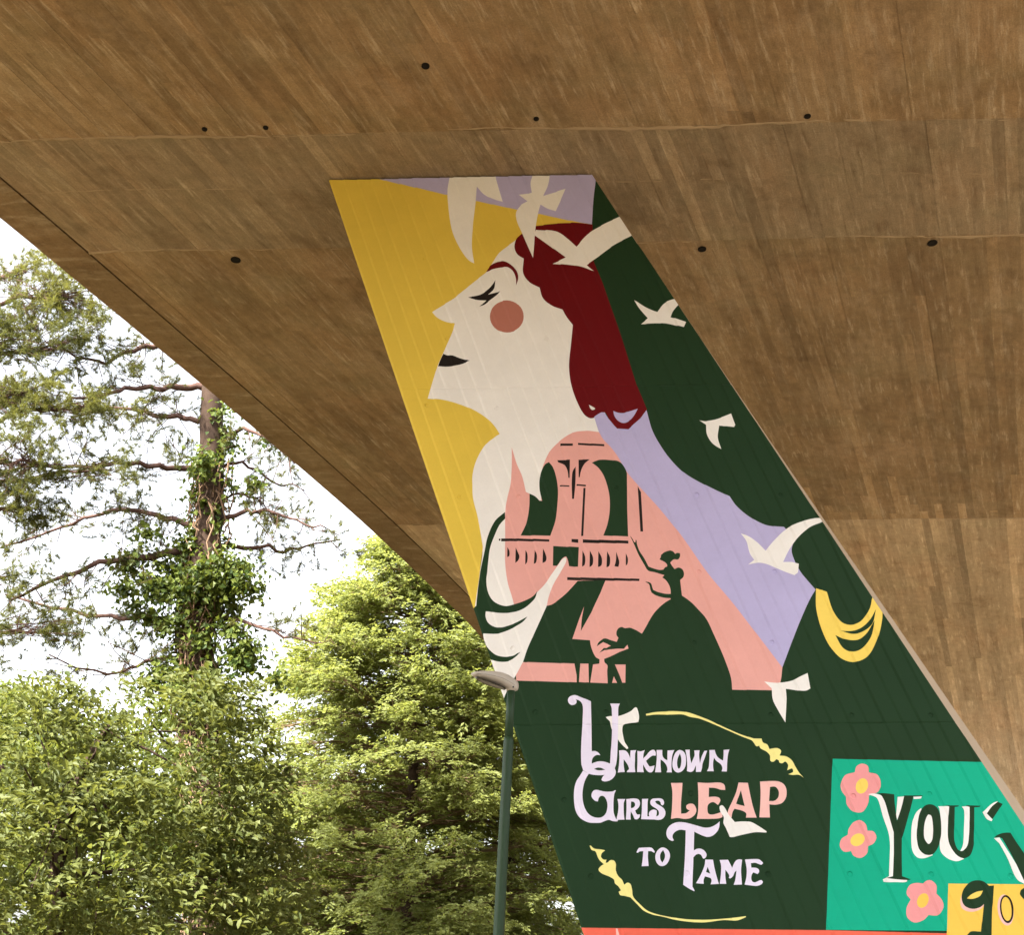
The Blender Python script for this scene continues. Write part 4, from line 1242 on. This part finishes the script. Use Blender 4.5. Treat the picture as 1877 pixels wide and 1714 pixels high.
# --- pale green conifers: whorled limbs with flat drooping sprays
def conifer(px, Y, pts_profile, nlimb, label, seed, lean=0.0):
    """pts_profile: (height, radius) pairs from the ground up"""
    R_ = np.random.default_rng(seed)
    b = at(px, 1600, Y); b.z = 0
    t = tag(empty('conifer_tree', b), label, 'tree')
    H = pts_profile[-1][0]
    mb = MB()
    trk = path([b, b + Vector((0.1, 0, H * 0.5)), b + Vector((lean, 0, H))], 5, 0.03)
    mb.tube(trk, [0.28 - 0.25 * i / len(trk) for i in range(len(trk))], 9, 0.08)
    mb.build('trunk', M_BARK, t, smooth=True)
    hs, rs = zip(*pts_profile)
    mb = MB()
    cen, ax, nn, rn = [], [], [], []
    for k in range(nlimb):
        h = 0.8 + (H - 0.9) * (1 - R_.random() ** 1.25) if k % 4 else 0.8 + (H - 0.9) * R_.random()
        rad = np.interp(h, hs, rs) * R_.uniform(0.58, 1.12)
        a = R_.uniform(0, 2 * math.pi)
        d = Vector((math.cos(a), math.sin(a), 0))
        root = b + Vector((lean * h / H, 0, h - rad * 0.12))
        tipz = rad * R_.uniform(-0.12, 0.22)
        e = root + d * rad + Vector((0, 0, tipz))
        mid_ = root + d * rad * 0.5 + Vector((0, 0, tipz * 0.2 + 0.15))
        bp = path([root, mid_, e], 4, 0.03)
        mb.tube(bp, [0.035 - 0.026 * i / len(bp) for i in range(len(bp))], 4, cap=False)
        ns = int(14 + rad * 3.6)
        clump = R_.normal(0.5, 0.2)
        for j in range(ns):
            # sprays gather in a ragged clump at the limb's end, with a few further in
            if j < ns * 0.8:
                dz_ = R_.normal(0, 1, 3) * np.array([0.40, 0.40, 0.17])
                q = e + d * (-0.35) + Vector(dz_)
                f = 1.0
            else:
                f = R_.uniform(0.4, 0.8)
                q = bp[min(len(bp) - 1, int(f * (len(bp) - 1)))] + Vector(R_.normal(0, 0.2, 3))
            sd_ = (d * 0.8 + Vector((R_.normal(0, 0.6), R_.normal(0, 0.6), R_.normal(0.08, 0.25)))).normalized()
            L = R_.uniform(0.35, 0.75)
            if j % 2 == 0: mb.tube([bp[len(bp) // 2 + (j % 4)], q], [0.012, 0.006], 3, cap=False)
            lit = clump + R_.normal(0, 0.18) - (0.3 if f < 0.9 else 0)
            m_ = 15
            tt = np.linspace(0, 1, m_)
            sid = np.cross(np.array(sd_), [0, 0, 1.0])
            for g in range(m_):
                s = tt[g]
                w = (0.17 * (1 - s) + 0.03) * (1 if g % 2 else -1)
                p = np.array(q) + np.array(sd_) * L * s + sid * w * 0.6 + np.array([0, 0, -0.22 * L * s * s]) + R_.normal(0, 0.04, 3)
                cen.append(p); ax.append(np.array(sd_) + sid * (0.9 if g % 2 else -0.9) + np.array([0, 0, -0.25]))
                nn.append(np.array([0, 0, 0.9]) + np.array(d) * 0.5 + R_.normal(0, 0.5, 3)); rn.append(lit + R_.normal(0, 0.12))
    mb.build('limb', M_CTWIG, t, smooth=True)
    cen, ax, nn, rn = map(np.array, (cen, ax, nn, rn))
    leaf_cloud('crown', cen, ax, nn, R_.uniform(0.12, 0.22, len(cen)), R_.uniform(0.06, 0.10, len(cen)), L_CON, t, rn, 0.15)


conifer(745, 38.0, [(0, 5.4), (6, 5.3), (8, 5.0), (10.5, 4.5), (12.4, 4.0), (14, 3.3), (15, 2.6), (15.9, 1.7), (16.5, 0.7)], 640, 'pale green bushy conifer between the street lamp and the pine', 11)
conifer(930, 44.0, [(0, 4.5), (4, 4.6), (8, 4.0), (11, 2.8), (14.4, 0.5)], 260, 'yellow-green conifer half hidden behind the mural pier', 12)


# --- woodland behind: every tree its own crown and trunk
def far_tree(px, py_top, Y, width, label, seed, mat=L_BACK):
    R_ = np.random.default_rng(seed)
    b = at(px, 1600, Y); b.z = 0
    H = at(px, py_top, Y).z
    t = tag(empty('woodland_tree', b), label, 'tree', 'woodland trees behind the pines')
    mb = MB()
    mb.tube(path([b, b + Vector((0.2, 0, H * 0.5)), b + Vector((0, 0, H * 0.92))], 4, 0.05), [0.3 - 0.26 * i / 9 for i in range(9)], 8, 0.1)
    for k in range(26):
        h = R_.uniform(0.2, 0.85) * H
        a = R_.uniform(0, 6.28)
        r = width * R_.uniform(0.4, 0.9)
        s_ = b + Vector((0, 0, h))
        e = s_ + Vector((math.cos(a) * r, math.sin(a) * r, r * 0.5))
        mb.tube(path([s_, s_.lerp(e, 0.5) + Vector((0, 0, -0.1)), e], 3, 0.06), [0.06 - 0.045 * i / 7 for i in range(7)], 4, cap=False)
    mb.build('trunk', M_BARK, t, smooth=True)
    cs = []
    for k in range(60):
        h = R_.uniform(0.10, 0.97) * H
        rad = width * (1 - (h / H) ** 2.2) ** 0.5 + 0.4
        a = R_.uniform(0, 6.28)
        rr = rad * R_.random() ** 0.5
        cs.append((b.x + math.cos(a) * rr, b.y + math.sin(a) * rr, h, R_.uniform(0.5, 1.1)))
    cen, nn, rn = [], [], []
    for x, y, z, r in cs:
        n = 330
        d = unit(R_.normal(size=(n, 3)))
        rr = (0.45 + 0.55 * R_.random((n, 1)) ** 0.5) * r
        cen.append(np.array([x, y, z]) + d * rr * np.array([1.15, 1.15, 0.7]))
        nn.append(d + np.array([0, 0, 0.8]) + R_.normal(0, 0.4, (n, 3)))
        rn.append(np.clip(R_.normal(R_.uniform(0.25, 0.75), 0.2, n), 0, 1))
    cen, nn, rn = np.concatenate(cen), np.concatenate(nn), np.concatenate(rn)
    leaf_cloud('crown', cen, R_.normal(size=cen.shape) + np.array([0, 0, -0.3]), nn, R_.uniform(0.14, 0.24, len(cen)), R_.uniform(0.09, 0.14, len(cen)), mat, t, rn)


far_tree(120, 1330, 33, 3.2, 'rounded tree in the wood behind the broad-leaved tree', 21)
far_tree(300, 1290, 40, 3.6, 'rounded tree in the wood behind the ivy pine', 22)
far_tree(-40, 1250, 36, 3.2, 'rounded tree in the wood at the left edge', 23)
far_tree(520, 1400, 46, 3.4, 'low rounded tree in the wood left of the conifer', 24)
far_tree(660, 1500, 52, 3.6, 'low rounded tree in the wood behind the conifer', 25)
far_tree(760, 1240, 52, 4.2, 'broad rounded tree in the wood right behind the pale conifer', 27)
far_tree(900, 1430, 56, 4.0, 'rounded tree in the wood behind the street lamp', 26)
print('scene built')
